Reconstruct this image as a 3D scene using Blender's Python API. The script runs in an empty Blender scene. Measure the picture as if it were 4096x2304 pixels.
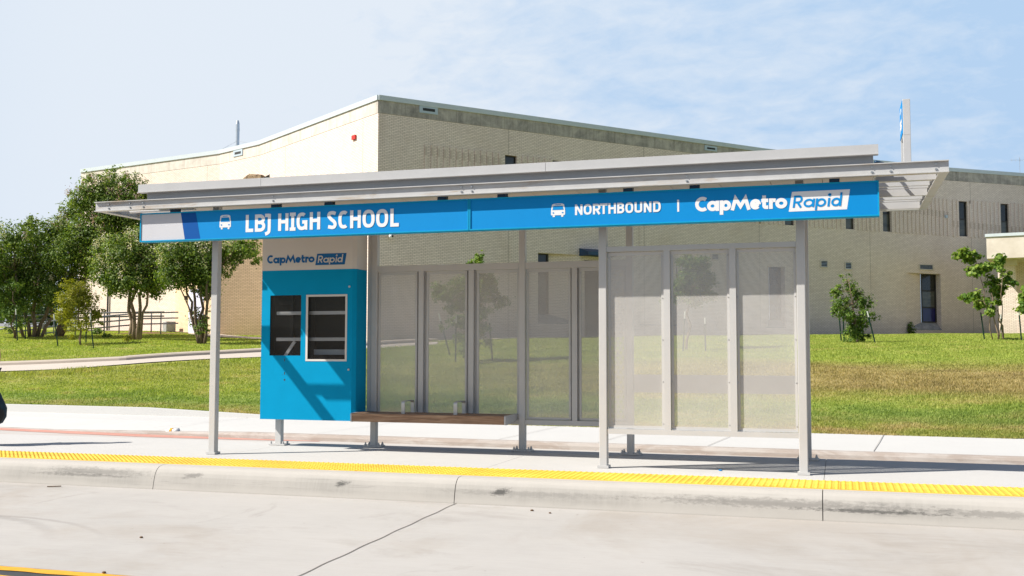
import bpy, math, random
import numpy as np
from mathutils import Vector, Matrix

random.seed(5)
rng = np.random.default_rng(11)
C = bpy.context.scene.collection
PI = math.pi

# ------------------------------------------------------------------ camera model (solved from the photograph)
F = 4174.4
CAM = np.array([0.0, 0.0, 1.25])
RT = np.array([0.954516, 0.298156, 0.001432]); UP = np.array([0.017091, -0.059508, 0.998081]); FW = np.array([-0.297669, 0.95266, 0.061898])

def ray(px, py): return FW + RT * (px - 2048) / F - UP * (py - 1152) / F
def at_y(px, py, Y):
    d = ray(px, py); return CAM + d * (Y / d[1])
def at_z(px, py, z):
    d = ray(px, py); return CAM + d * ((z - CAM[2]) / d[2])
def at_d(px, py, D): return CAM + ray(px, py) * D
def terrain(x, y):
    e = np.maximum(y + 0.055 * x - 18.79, 0)
    z = -0.13 + 2.55 * (1 - np.exp(-e / 16.0)) + 0.022 * np.clip(-x - 18, 0, 45) * np.clip(e / 15, 0, 1)
    return z + 0.03 * np.sin(x * .7 + 1) * np.sin(e * .5) * np.clip(e / 4, 0, 1)
def on_ground(px, py):
    d = ray(px, py); lo = 15.0
    D = lo
    while D < 200:
        p = CAM + d * D
        if p[2] < terrain(p[0], p[1]): break
        D += 0.1
    p = CAM + d * D
    return np.array([p[0], p[1], float(terrain(p[0], p[1]))]), D

# ------------------------------------------------------------------ helpers
class MB:
    def __init__(s): s.v = []; s.f = []; s.uv = None
    def add(s, vs, fs):
        n = len(s.v); s.v += [tuple(map(float, p)) for p in vs]; s.f += [tuple(n + i for i in f) for f in fs]; return s
    def box(s, x0, x1, y0, y1, z0, z1, M=None):
        vs = [(x, y, z) for z in (z0, z1) for y in (y0, y1) for x in (x0, x1)]
        if M is not None: vs = [M @ Vector(p) for p in vs]
        return s.add(vs, [(0, 2, 3, 1), (4, 5, 7, 6), (0, 1, 5, 4), (2, 6, 7, 3), (0, 4, 6, 2), (1, 3, 7, 5)])
    def obox(s, p, a, b, c):   # box from corner p and three edge vectors
        p, a, b, c = map(np.asarray, (p, a, b, c))
        vs = [p + i * a + j * b + k * c for k in (0, 1) for j in (0, 1) for i in (0, 1)]
        return s.add(vs, [(0, 2, 3, 1), (4, 5, 7, 6), (0, 1, 5, 4), (2, 6, 7, 3), (0, 4, 6, 2), (1, 3, 7, 5)])
    def tube(s, pts, r, n=8, cap=True):
        pts = [np.asarray(p, float) for p in pts]; m = len(pts)
        rs = r if isinstance(r, (list, tuple)) else [r] * m
        base = len(s.v); ref = None
        for i, p in enumerate(pts):
            t = pts[min(i + 1, m - 1)] - pts[max(i - 1, 0)]; t = t / (np.linalg.norm(t) + 1e-9)
            if ref is None: ref = np.array([1, 0, 0]) if abs(t[0]) < .8 else np.array([0, 1, 0])
            a = np.cross(t, ref); a /= np.linalg.norm(a) + 1e-9; b = np.cross(t, a); ref = -b if False else ref
            for k in range(n):
                q = 2 * PI * k / n
                s.v.append(tuple(p + rs[i] * (a * math.cos(q) + b * math.sin(q))))
        for i in range(m - 1):
            for k in range(n):
                k2 = (k + 1) % n
                s.f.append((base + i * n + k, base + i * n + k2, base + (i + 1) * n + k2, base + (i + 1) * n + k))
        if cap:
            s.f.append(tuple(base + k for k in range(n))[::-1]); s.f.append(tuple(base + (m - 1) * n + k for k in range(n)))
        return s
    def prism(s, poly, axis, a0, a1):  # poly of 2-D points in the two other axes (order x,y,z without axis)
        n = len(poly)
        def P(q, a):
            if axis == 'x': return (a, q[0], q[1])
            if axis == 'y': return (q[0], a, q[1])
            return (q[0], q[1], a)
        s.add([P(q, a0) for q in poly] + [P(q, a1) for q in poly],
              [tuple(range(n)), tuple(range(2 * n - 1, n - 1, -1))] + [(i, i + n, (i + 1) % n + n, (i + 1) % n) for i in range(n)])
        return s
    def sphere(s, c, r, n=10, m=6, sc=(1, 1, 1), top=False):
        base = len(s.v)
        for j in range(m + 1):
            th = (PI / 2 if top else PI) * j / m
            for k in range(n):
                ph = 2 * PI * k / n
                s.v.append((c[0] + r * sc[0] * math.sin(th) * math.cos(ph), c[1] + r * sc[1] * math.sin(th) * math.sin(ph), c[2] + r * sc[2] * math.cos(th)))
        for j in range(m):
            for k in range(n):
                k2 = (k + 1) % n
                s.f.append((base + j * n + k, base + (j + 1) * n + k, base + (j + 1) * n + k2, base + j * n + k2))
        return s
    def build(s, name, m, parent=None, smooth=False, bevel=0, uvs=None):
        me = bpy.data.meshes.new(name)
        o = bpy.data.objects.new(name, me)
        v = s.v
        if parent is not None:
            l = parent['_w'] if '_w' in parent else (0, 0, 0)
            v = [(a - l[0], b - l[1], c - l[2]) for a, b, c in v]
        me.from_pydata(v, [], s.f); me.update()
        if uvs:
            ul = me.uv_layers.new(name='UVMap')
            for i, q in enumerate(uvs): ul.data[i].uv = q
        C.objects.link(o)
        if m: me.materials.append(m)
        if parent is not None:
            o.parent = parent; o['_w'] = parent['_w'] if '_w' in parent else (0, 0, 0)
        if smooth:
            for p in me.polygons: p.use_smooth = True
        if bevel:
            b = o.modifiers.new('bevel', 'BEVEL'); b.width = bevel; b.segments = 2; b.limit_method = 'ANGLE'
        return o

def tag(o, label=None, cat=None, group=None, kind=None):
    if label: o['label'] = label
    if cat: o['category'] = cat
    if group: o['group'] = group
    if kind: o['kind'] = kind
    return o
def thing(name, label, cat, loc, group=None):
    o = bpy.data.objects.new(name, None); C.objects.link(o)
    o.location = loc; o['_w'] = tuple(float(x) for x in loc); o.empty_display_size = .2
    return tag(o, label, cat, group)

# ------------------------------------------------------------------ materials
class NT:
    def __init__(s, name):
        s.m = bpy.data.materials.new(name); s.m.use_nodes = True; s.t = s.m.node_tree
        s.p = s.t.nodes['Principled BSDF']; s.out = s.t.nodes['Material Output']
    def n(s, typ, **k):
        nd = s.t.nodes.new('ShaderNode' + typ)
        for a, b in k.items(): setattr(nd, a, b)
        return nd
    def l(s, a, b): s.t.links.new(a, b)
    def val(s, sock, v):
        if hasattr(v, 'links') or isinstance(v, bpy.types.NodeSocket): s.l(v, sock)
        else: sock.default_value = v
    def coord(s, which='Object'): return s.n('TexCoord').outputs[which]
    def pos(s): return s.n('NewGeometry').outputs['Position']
    def mapping(s, v, scale=(1, 1, 1), loc=(0, 0, 0), rot=(0, 0, 0)):
        nd = s.n('Mapping'); s.l(v, nd.inputs[0]); nd.inputs['Scale'].default_value = scale; nd.inputs['Location'].default_value = loc; nd.inputs['Rotation'].default_value = rot
        return nd.outputs[0]
    def noise(s, v, scale, detail=4, rough=.6, dist=0):
        nd = s.n('TexNoise'); s.l(v, nd.inputs['Vector']); nd.inputs['Scale'].default_value = scale; nd.inputs['Detail'].default_value = detail
        nd.inputs['Roughness'].default_value = rough; nd.inputs['Distortion'].default_value = dist
        return nd.outputs['Fac']
    def ramp(s, f, stops):
        nd = s.n('ValToRGB'); s.l(f, nd.inputs[0]); e = nd.color_ramp.elements
        while len(e) < len(stops): e.new(.5)
        for i, (p, c) in enumerate(stops):
            e[i].position = p; e[i].color = (c, c, c, 1) if isinstance(c, (int, float)) else (*c, 1)
        return nd.outputs[0]
    def mix(s, f, a, b, mode='MIX'):
        nd = s.n('MixRGB', blend_type=mode)
        for i, v in enumerate((f, a, b)):
            if isinstance(v, bpy.types.NodeSocket): s.l(v, nd.inputs[i])
            elif i == 0: nd.inputs[0].default_value = v
            else: nd.inputs[i].default_value = (*v, 1) if isinstance(v, (tuple, list)) else (v, v, v, 1)
        return nd.outputs[0]
    def math(s, op, a, b=0.0, c=None):
        nd = s.n('Math', operation=op)
        for i, v in enumerate((a, b) if c is None else (a, b, c)):
            if isinstance(v, bpy.types.NodeSocket): s.l(v, nd.inputs[i])
            else: nd.inputs[i].default_value = v
        return nd.outputs[0]
    def sep(s, v):
        nd = s.n('SeparateXYZ'); s.l(v, nd.inputs[0]); return nd.outputs
    def bump(s, h, strength=.3, dist=.01):
        nd = s.n('Bump'); s.l(h, nd.inputs['Height']); nd.inputs['Strength'].default_value = strength; nd.inputs['Distance'].default_value = dist
        s.l(nd.outputs[0], s.p.inputs['Normal'])
    def col(s, c):
        if isinstance(c, bpy.types.NodeSocket): s.l(c, s.p.inputs['Base Color'])
        else: s.p.inputs['Base Color'].default_value = (*c, 1)
        return s
    def set(s, rough=.6, metal=0, spec=.5):
        s.p.inputs['Roughness'].default_value = rough; s.p.inputs['Metallic'].default_value = metal
        s.p.inputs['Specular IOR Level'].default_value = spec
        return s

def paint(name, c, rough=.45, var=.06, metal=0, spec=.4, scale=3, fine=60):
    t = NT(name); v = t.coord()
    n1 = t.noise(v, scale, 5); n2 = t.noise(v, fine, 2)
    f = t.math('ADD', t.math('MULTIPLY', n1, .7), t.math('MULTIPLY', n2, .3))
    a = tuple(min(1, x * (1 + var)) for x in c); b = tuple(x * (1 - var) for x in c)
    t.col(t.ramp(f, [(.35, b), (.65, a)])).set(rough, metal, spec)
    return t.m

def concrete(name, c, var=.12, stain=None, brush=None, scale=.6, joints=None):
    t = NT(name); v = t.pos()
    big = t.noise(v, scale, 6, .65); med = t.noise(v, scale * 6, 5, .7); fine = t.noise(v, 90, 3, .7)
    f = t.math('ADD', t.math('MULTIPLY', big, .6), t.math('ADD', t.math('MULTIPLY', med, .28), t.math('MULTIPLY', fine, .12)))
    col = t.ramp(f, [(.3, tuple(x * (1 - var) for x in c)), (.5, c), (.72, tuple(min(1, x * (1 + var * .7)) for x in c))])
    if brush:
        st = t.noise(t.mapping(v, brush), 1, 4, .7)
        col = t.mix(t.ramp(st, [(.45, 0.0), (.75, .35)]), col, t.mix(1, col, (.80, .76, .70), 'MULTIPLY'))
    if stain:
        for (sc, thr, colr, amt) in stain:
            st = t.noise(t.mapping(v, sc), 1, 6, .7, .6)
            col = t.mix(t.ramp(st, [(thr, 0.0), (thr + .13, amt)]), col, t.mix(1, col, colr, 'MULTIPLY'))
    # small dark specks
    sp = t.noise(v, 14, 2, .5)
    col = t.mix(t.ramp(sp, [(.76, 0.0), (.79, .45)]), col, t.mix(1, col, (.55, .5, .45), 'MULTIPLY'))
    t.col(col).set(.92, 0, .2); t.bump(t.math('ADD', fine, t.math('MULTIPLY', med, .6)), .25, .006)
    return t

M = {}
road = concrete('road_concrete', (0.3859, 0.3674, 0.3464), .12, [((.28, .20, 1), .47, (.85, .80, .74), .6), ((.5, .9, 1), .55, (.80, .78, .76), .6), ((1.6, .5, 1), .64, (.66, .63, .6), .6)], brush=(2.5, 75, 1), scale=.35)
s_ = road.sep(road.pos()); rb = road.p.inputs['Base Color'].links[0].from_socket
for cx, cy, r_, w_, xa, xb in ((-7.6, 6.0, 1.80, .09, -9.0, -5.95), (-7.3, 5.6, 2.25, .05, -8.6, -5.6)):
    dx = road.math('SUBTRACT', s_[0], cx); dy = road.math('SUBTRACT', s_[1], cy)
    rr = road.math('ABSOLUTE', road.math('SUBTRACT', road.math('SQRT', road.math('ADD', road.math('MULTIPLY', dx, dx), road.math('MULTIPLY', dy, dy))), r_))
    mk = road.ramp(road.math('ADD', road.math('DIVIDE', rr, w_), road.math('MULTIPLY', road.math('SUBTRACT', road.noise(road.pos(), 9, 4, .7), .5), 1.2)), [(.3, .5), (.95, 0.0)])
    mk = road.math('MULTIPLY', mk, road.math('MULTIPLY', road.math('GREATER_THAN', s_[0], xa), road.ramp(road.math('MULTIPLY', road.math('SUBTRACT', xb, s_[0]), .8), [(.0, 0.0), (.9, 1.0)])))
    rb = road.mix(road.math('MULTIPLY', mk, road.math('GREATER_THAN', s_[1], 6.9)), rb, road.mix(1, rb, (.66, .65, .64), 'MULTIPLY'))
road.l(rb, road.p.inputs['Base Color'])
M['road'] = road.m
M['platform'] = concrete('platform_concrete', (0.4564, 0.4447, 0.4291), .06, [((.6, .35, 1), .60, (.85, .82, .78), .4)], brush=(5, 60, 1), scale=.5).m
M['walk'] = concrete('walk_concrete', (0.4772, 0.4694, 0.4537), .05, [((.4, .25, 1), .62, (.86, .83, .8), .4)], scale=.4).m
M['lane'] = concrete('lane_concrete', (0.4273, 0.4039, 0.3785), .07, [((.5, 2, 1), .5, (.95, .72, .66), .7)], scale=.6).m
M['farkerb'] = concrete('far_kerb_concrete', (0.389, 0.3516, 0.3216), .12, [((1.2, 1, 6), .42, (.72, .64, .59), .65)], scale=.9).m
M['redpaint'] = concrete('worn_red_paint', (0.459, 0.2295, 0.1836), .18, [((2.0, 2, 1), .50, (1.0, 1.25, 1.3), .5)], scale=.9).m
M['path'] = concrete('path_concrete', (0.4208, 0.3596, 0.2984), .10, scale=.6).m
M['driveway'] = concrete('driveway_concrete', (0.459, 0.4055, 0.3519), .08, scale=.5).m
M['asphalt'] = concrete('asphalt', (.055, .056, .06), .35, scale=8).m
M['joint'] = paint('joint_filler', (.16, .145, .13), .9, .3); M['score'] = paint('score_line', (.33, .31, .29), .9, .1)

def kerb_mat():
    t = concrete('kerb_concrete', (0.387, 0.3633, 0.331), .08, scale=.5); v = t.pos(); s = t.sep(v)
    base = t.p.inputs['Base Color'].links[0].from_socket
    zz = t.math('ADD', s[2], t.math('MULTIPLY', t.math('SUBTRACT', t.noise(t.mapping(v, (1.1, .2, .5)), 1, 5, .7), .5), .16))
    band = t.ramp(t.math('MULTIPLY', t.math('ADD', zz, .25), 4), [(.10, 0.0), (.30, .9), (.66, .9), (.90, 0.0)])
    patch = t.ramp(t.noise(t.mapping(v, (.55, .3, .3)), 1, 4, .6), [(.40, 0.08), (.57, 1.0)])
    streak = t.ramp(t.noise(t.mapping(v, (45, 5, 3)), 1, 3, .6), [(.3, .55), (.7, 1.0)])
    col = t.mix(t.math('MULTIPLY', t.math('MULTIPLY', band, patch), streak), base, (.29, .275, .25))
    tyre = t.ramp(t.noise(t.mapping(v, (.9, .3, 26)), 1, 5, .75), [(.58, 0.0), (.68, .55)])
    col = t.mix(t.math('MULTIPLY', tyre, band), col, (.17, .165, .155))
    # two black scuffs and a long tyre smear, where the photograph has them
    for (x, z, wx, wz, a) in ((-.55, -.115, 1.5, .055, .42), (-8.0, -.085, .85, .05, .36), (-3.0, -.13, 1.1, .04, .22), (1.3, -.13, .9, .04, .35), (-4.93, -.105, .10, .035, .85), (-3.20, -.12, .13, .04, .85), (.25, -.15, .75, .022, .75), (-6.72, -.09, .16, .035, .5), (-8.2, -.13, .8, .02, .4)):
        dx = t.math('DIVIDE', t.math('SUBTRACT', s[0], x), wx); dz = t.math('DIVIDE', t.math('SUBTRACT', t.math('SUBTRACT', s[2], z), t.math('MULTIPLY', t.math('SUBTRACT', s[0], x), .14 if wx < .3 else 0.0)), wz)
        r = t.math('SQRT', t.math('ADD', t.math('MULTIPLY', dx, dx), t.math('MULTIPLY', dz, dz)))
        r = t.math('ADD', r, t.math('MULTIPLY', t.math('SUBTRACT', t.noise(t.mapping(v, (14, 6, 40)), 1, 4, .8), .5), 2.2))
        col = t.mix(t.ramp(r, [(.35, a), (.95, 0.0)]), col, (.07, .068, .064))
    t.l(col, t.p.inputs['Base Color'])
    return t.m
M['kerb'] = kerb_mat()

def lawn_color(t, v):
    s = t.sep(v)
    e = t.math('SUBTRACT', t.math('ADD', s[1], t.math('MULTIPLY', s[0], .055)), 18.79)
    big = t.noise(t.mapping(v, (.12, .30, 0)), 1, 5, .6); med = t.noise(t.mapping(v, (.7, 1.3, 0)), 1, 5, .65); fin = t.noise(t.mapping(v, (9, 9, 0)), 1, 4, .7)
    mm = t.math('ADD', t.math('MULTIPLY', med, .6), t.math('MULTIPLY', fin, .4))
    g = t.ramp(mm, [(.34, (.185, .25, .045)), (.5, (.315, .375, .078)), (.66, (.42, .425, .125))])
    dry = t.ramp(mm, [(.34, (.20, .135, .07)), (.5, (.37, .275, .135)), (.66, (.46, .37, .20))])
    dark = t.ramp(mm, [(.34, (.09, .17, .045)), (.66, (.20, .30, .08))])
    ee = t.math('ADD', e, t.math('MULTIPLY', t.math('SUBTRACT', big, .5), 4.0))
    ee = t.math('ADD', ee, t.math('MULTIPLY', t.math('SUBTRACT', med, .5), 1.6))
    # dry belt (stronger to the right), dark lusher belt near the walk, thin dry rim
    belt = t.ramp(t.math('DIVIDE', ee, 14), [(.20, 0.0), (.32, 1.0), (.56, 1.0), (.72, 0.0)])
    right = t.ramp(t.math('MULTIPLY', t.math('ADD', s[0], 14), .06), [(.25, .22), (.85, .85)])
    c = t.mix(t.math('MULTIPLY', belt, right), g, dry)
    lush = t.ramp(t.math('DIVIDE', ee, 10), [(.04, .0), (.10, .5), (.2, .5), (.33, 0.0)])
    c = t.mix(lush, c, dark)
    rim = t.ramp(t.math('DIVIDE', e, 4), [(.10, 1.0), (.42, 0.0)])
    pat = t.ramp(big, [(.46, 0.0), (.58, .8)])
    c = t.mix(t.math('MULTIPLY', rim, t.ramp(med, [(.4, 0.25), (.6, .9)])), c, dry)
    c = t.mix(t.math('MULTIPLY', t.ramp(med, [(.55, 0.0), (.68, .45)]), 1.0), c, dry)
    return c
t = NT('lawn_soil'); v = t.pos(); t.col(t.mix(1, lawn_color(t, v), (.80, .78, .75), 'MULTIPLY')).set(1, 0, .1); t.bump(t.noise(v, 35, 4, .8), .6, .03); M['lawn'] = t.m
def leafy(name, colfun, trans=.35, rough=.55):
    t = NT(name); c = colfun(t); t.col(c).set(rough, 0, .3)
    tr = t.n('BsdfTranslucent'); t.l(t.mix(1, c, (1.25, 1.3, .6), 'MULTIPLY'), tr.inputs[0])
    mx = t.n('MixShader'); mx.inputs[0].default_value = trans
    t.l(t.p.outputs[0], mx.inputs[1]); t.l(tr.outputs[0], mx.inputs[2]); t.l(mx.outputs[0], t.out.inputs[0])
    return t.m
def blade_col(t):
    v = t.pos(); r = t.n('NewGeometry').outputs['Random Per Island']
    return t.mix(1, lawn_color(t, v), t.ramp(r, [(0.0, (.84, .86, .82)), (.6, (1.05, 1.06, 1.0)), (1.0, (1.25, 1.2, 1.15))]), 'MULTIPLY')
M['blade'] = leafy('grass_blades', blade_col, .40, .7)
def leaf_mat(name, a, b, c2, trans=.35):
    def f(t):
        r = t.n('NewGeometry').outputs['Random Per Island']
        cl = t.noise(t.mapping(t.coord(), (1, 1, 1)), 1.1, 2)
        x = t.math('ADD', t.math('MULTIPLY', r, .65), t.math('MULTIPLY', cl, .45))
        return t.ramp(x, [(.12, a), (.52, b), (.95, c2)])
    return leafy(name, f, trans)
M['leaf_dark'] = leaf_mat('crape_leaf', (.030, .066, .012), (.105, .172, .026), (.27, .33, .060), .40)
M['leaf_mid'] = leaf_mat('shrub_leaf', (.035, .085, .014), (.10, .18, .025), (.25, .32, .05))
M['leaf_yellow'] = leaf_mat('yellow_leaf', (.10, .13, .010), (.24, .25, .02), (.38, .35, .03), .4)
M['leaf_far'] = leaf_mat('far_leaf', (.03, .06, .02), (.05, .09, .025), (.09, .13, .04), .2)
M['leaf_syc'] = leaf_mat('broad_leaf', (.05, .11, .016), (.13, .23, .03), (.30, .36, .06), .4)
M['white_flower'] = leaf_mat('white_blossom', (.50, .42, .28), (.66, .60, .44), (.75, .72, .60), .3)
M['pink_flower'] = leaf_mat('pink_blossom', (.36, .20, .20), (.50, .32, .32), (.58, .42, .42), .3)

def bark(name, c):
    t = NT(name); v = t.coord(); n = t.noise(t.mapping(v, (14, 14, 2.5)), 1, 5, .7)
    t.col(t.ramp(n, [(.3, tuple(x * .5 for x in c)), (.7, tuple(x * 1.25 for x in c))])).set(.9, 0, .2); t.bump(n, .6, .02); return t.m
M['bark'] = bark('pale_bark', (.26, .19, .135)); M['twig'] = bark('twig_bark', (.16, .115, .08))

M['steel'] = paint('silver_paint', (0.459, 0.4498, 0.436), .42, .04, 0, .5)
M['steel_lt'] = paint('silver_roof_paint', (0.4362, 0.4323, 0.4284), .40, .05, 0, .5)
def beam_mat():
    t = NT('beam_paint'); v = t.pos(); c0 = t.ramp(t.noise(v, 8, 4), [(.3, (.43, .425, .415)), (.7, (.48, .475, .465))])
    rust = t.ramp(t.noise(t.mapping(v, (.9, 6, 9)), 1, 6, .75, .5), [(.555, 0.0), (.66, .7)])
    t.col(t.mix(rust, c0, (.33, .24, .15))).set(.45, 0, .45); return t.m
M['beam'] = beam_mat()
M['deck'] = paint('shaded_web_paint', (.33, .345, .365), .45, .06)  # silver paint darkened and blued to carry the shade under the fascia
M['ceiling'] = paint('ceiling_panel', (0.4536, 0.405, 0.3645), .6, .03)
M['bolt'] = paint('zinc_bolt', (.42, .42, .42), .35, .2, .7)
M['galv'] = paint('galvanised_bar', (0.495, 0.495, 0.495), .35, .12, .6)
M['blue'] = paint('sign_blue', (0.0007225, 0.2157, 0.5269), .6, .03, 0, .15)
M['blue_edge'] = paint('sign_edge_blue', (0.002218, 0.2736, 0.4881), .6, .05, 0, .15)
M['blue_dark'] = paint('sign_dark_blue', (0, 0.07395, 0.2958), .6, .03, 0, .15)
M['kiosk_blue'] = paint('kiosk_blue', (0.0006503, 0.2459, 0.4524), .6, .04, 0, .06)
M['logo_blue'] = paint('logo_blue', (.004, .105, .30), .5, .03, 0, .3)
M['bracket'] = paint('bracket_navy', (.008, .045, .10), .5, .1)
M['white'] = paint('white_vinyl', (0.6771, 0.6771, 0.6771), .5, .02, 0, .3)
M['offwhite'] = paint('white_sign_face', (0.5049, 0.5049, 0.5279), .5, .03, 0, .3)
M['kiosk_grey'] = paint('kiosk_beige', (0.5692, 0.5365, 0.4982), .5, .03, 0, .3)
M['beige_vinyl'] = paint('beige_vinyl', (0.527, 0.5015, 0.4675), .5, .02, 0, .3)
M['black'] = paint('black_inside', (.028, .028, .028), .7, .2)
M['dark'] = paint('dark_gap', (.035, .035, .035), .7, .2)
M['yellow_tile'] = paint('tactile_yellow', (0.5914, 0.3622, 0.04066), .55, .07, 0, .3, 1.2, 25)
t = NT('tactile_worn'); v = t.pos(); n = t.noise(t.mapping(v, (1.2, 3, 1)), 1, 5, .7); t.col(t.ramp(n, [(.32, (.58, .35, .045)), (.5, (.72, .44, .045)), (.68, (.78, .51, .075))])).set(.6, 0, .3); M['yellow_tile'] = t.m
M['yellow_line'] = paint('road_paint_yellow', (0.6195, 0.3098, 0.02323), .7, .12, 0, .3, 6, 60)
M['post_green'] = paint('stake_green', (.012, .045, .032), .6, .3)
M['post_white'] = paint('stake_tip', (0.675, 0.675, 0.648), .6, .05)
M['pipe'] = paint('railing_grey', (.20, .215, .25), .5, .2)
M['navy'] = paint('awning_blue', (.015, .05, .11), .5, .2)
M['metal_grey'] = paint('flashing', (0.483, 0.529, 0.552), .45, .05, 0, .4)
M['metal_pale'] = paint('vent_plate', (.40, .47, .52), .45, .05, 0, .4)
M['stack'] = paint('flue_steel', (.50, .53, .56), .32, .1, .6)
M['red'] = paint('alarm_red', (.55, .03, .02), .5, .05)
M['lavender'] = paint('door_lavender', (.55, .54, .68), .5, .05)
M['frame_dark'] = paint('window_frame', (.025, .022, .02), .5, .2)
M['skin'] = paint('skin', (.42, .24, .165), .55, .06, 0, .35)
M['tee'] = paint('black_tee', (.014, .014, .016), .9, .2)
M['jeans'] = paint('dark_jeans', (.03, .04, .06), .9, .25)
M['hair'] = paint('hair', (.02, .013, .009), .6, .3)
M['pack'] = paint('backpack_navy', (.012, .03, .05), .85, .35, 0, .3, 9)
M['pack2'] = paint('backpack_black', (.010, .011, .013), .8, .3)
M['roofing'] = paint('grey_shingles', (.20, .20, .21), .9, .2)
M['housewall'] = paint('pale_siding', (.60, .50, .36), .8, .05)
M['mulch'] = paint('bark_mulch', (.14, .075, .04), 1, .4, 0, .2, 8, 60)
M['cardboard'] = paint('dry_leaf_brown', (.10, .055, .025), .8, .3)

def wood():
    t = NT('bench_wood'); v = t.coord()
    n = t.noise(t.mapping(v, (1.6, 14, 26)), 1, 6, .65, 1.4); f = t.noise(t.mapping(v, (6, 60, 160)), 1, 3, .6)
    x = t.math('ADD', t.math('MULTIPLY', n, .7), t.math('MULTIPLY', f, .3))
    t.col(t.ramp(x, [(.3, (.11, .062, .035)), (.5, (.25, .145, .085)), (.7, (.40, .27, .17))])).set(.55, 0, .35); t.bump(x, .2, .004); return t.m
M['wood'] = wood()

def perf():
    t = NT('perforated_sheet'); v = t.coord(); s = t.sep(v); p = .0084
    def grid(off):
        x = t.math('SUBTRACT', t.math('FRACT', t.math('ADD', t.math('DIVIDE', s[0], p), off + 100)), .5)
        z = t.math('MULTIPLY', t.math('SUBTRACT', t.math('FRACT', t.math('ADD', t.math('DIVIDE', s[2], p * 1.7320508), off + 100)), .5), 1.7320508)
        return t.math('SQRT', t.math('ADD', t.math('MULTIPLY', x, x), t.math('MULTIPLY', z, z)))
    d = t.math('MINIMUM', grid(0.0), grid(.5))
    hole = t.math('LESS_THAN', d, .335)
    t.col(t.ramp(t.noise(v, 3, 4), [(.3, (.50, .48, .455)), (.7, (.54, .52, .495))])).set(.45, 0, .4)
    tr = t.n('BsdfTransparent'); mx = t.n('MixShader'); t.l(hole, mx.inputs[0]); t.l(t.p.outputs[0], mx.inputs[1]); t.l(tr.outputs[0], mx.inputs[2]); t.l(mx.outputs[0], t.out.inputs[0])
    return t.m
M['perf'] = perf()

def glass(name, tint, alpha, rough=.05):
    t = NT(name); t.col(tint).set(rough, 0, .6)
    tr = t.n('BsdfTransparent'); mx = t.n('MixShader'); mx.inputs[0].default_value = alpha
    t.l(t.p.outputs[0], mx.inputs[1]); t.l(tr.outputs[0], mx.inputs[2]); t.l(mx.outputs[0], t.out.inputs[0]); return t.m
M['kglass'] = glass('kiosk_glass', (.02, .02, .02), .72)
t = NT('window_glass'); t.col(t.ramp(t.noise(t.mapping(t.coord(), (.6, .6, 1.2)), 1, 3), [(.35, (.010, .011, .012)), (.65, (.035, .036, .03))])).set(.08, 0, .5); M['pane'] = t.m
t = NT('blind_glass'); t.col(t.ramp(t.noise(t.mapping(t.coord(), (.8, .8, 3)), 1, 3), [(.35, (.05, .055, .05)), (.65, (.11, .11, .09))])).set(.15, 0, .5); M['pane_lt'] = t.m
t = NT('blue_pane'); t.col((.012, .012, .10)).set(.2, 0, .5); M['pane_blue'] = t.m

def brick(name, warm=None):
    t = NT(name); uv = t.coord('UV')
    b = t.n('TexBrick'); t.l(uv, b.inputs['Vector']); b.offset = .5
    b.inputs['Color1'].default_value = (.85, .73, .64, 1); b.inputs['Color2'].default_value = (.75, .635, .555, 1); b.inputs['Mortar'].default_value = (.40, .315, .25, 1)
    b.inputs['Scale'].default_value = 1; b.inputs['Brick Width'].default_value = .203; b.inputs['Row Height'].default_value = .0677
    b.inputs['Mortar Size'].default_value = .0085; b.inputs['Mortar Smooth'].default_value = .1; b.inputs['Bias'].default_value = .1
    v = t.pos(); n = t.noise(t.mapping(v, (.25, .25, .18)), 1, 6, .65); n2 = t.noise(t.mapping(v, (.9, .9, .5)), 1, 5, .7)
    c = t.mix(t.ramp(n, [(.38, .0), (.7, .5)]), b.outputs[0], t.mix(1, b.outputs[0], (.80, .79, .80), 'MULTIPLY'))
    c = t.mix(t.ramp(n2, [(.52, 0.0), (.7, .35)]), c, t.mix(1, c, (.86, .80, .74), 'MULTIPLY'))
    # grime just above the ground
    g = t.sep(uv)[1]; gr = t.ramp(t.math('ADD', t.math('MULTIPLY', t.math('SUBTRACT', g, 2.2), .45), t.math('MULTIPLY', t.math('SUBTRACT', n2, .5), .8)), [(.0, .6), (.45, 0.0)])
    c = t.mix(gr, c, t.mix(1, c, (.72, .70, .68), 'MULTIPLY'))
    cj = t.math('LESS_THAN', t.math('FRACT', t.math('DIVIDE', t.math('ADD', t.sep(uv)[0], 1.3), 7.62)), .0035)
    c = t.mix(t.math('MULTIPLY', cj, .7), c, (.22, .17, .13))
    if warm: c = t.mix(1, c, warm, 'MULTIPLY')
    t.col(c).set(.85, 0, .2); t.bump(b.outputs['Fac'], -.35, .01); return t.m
M['brick'] = brick('buff_brick'); M['brick_warm_lit'] = brick('warm_lit_brick', (1.0, .88, .68))  # second brick is tinted golden to paint in the warm light on the bay
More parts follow.
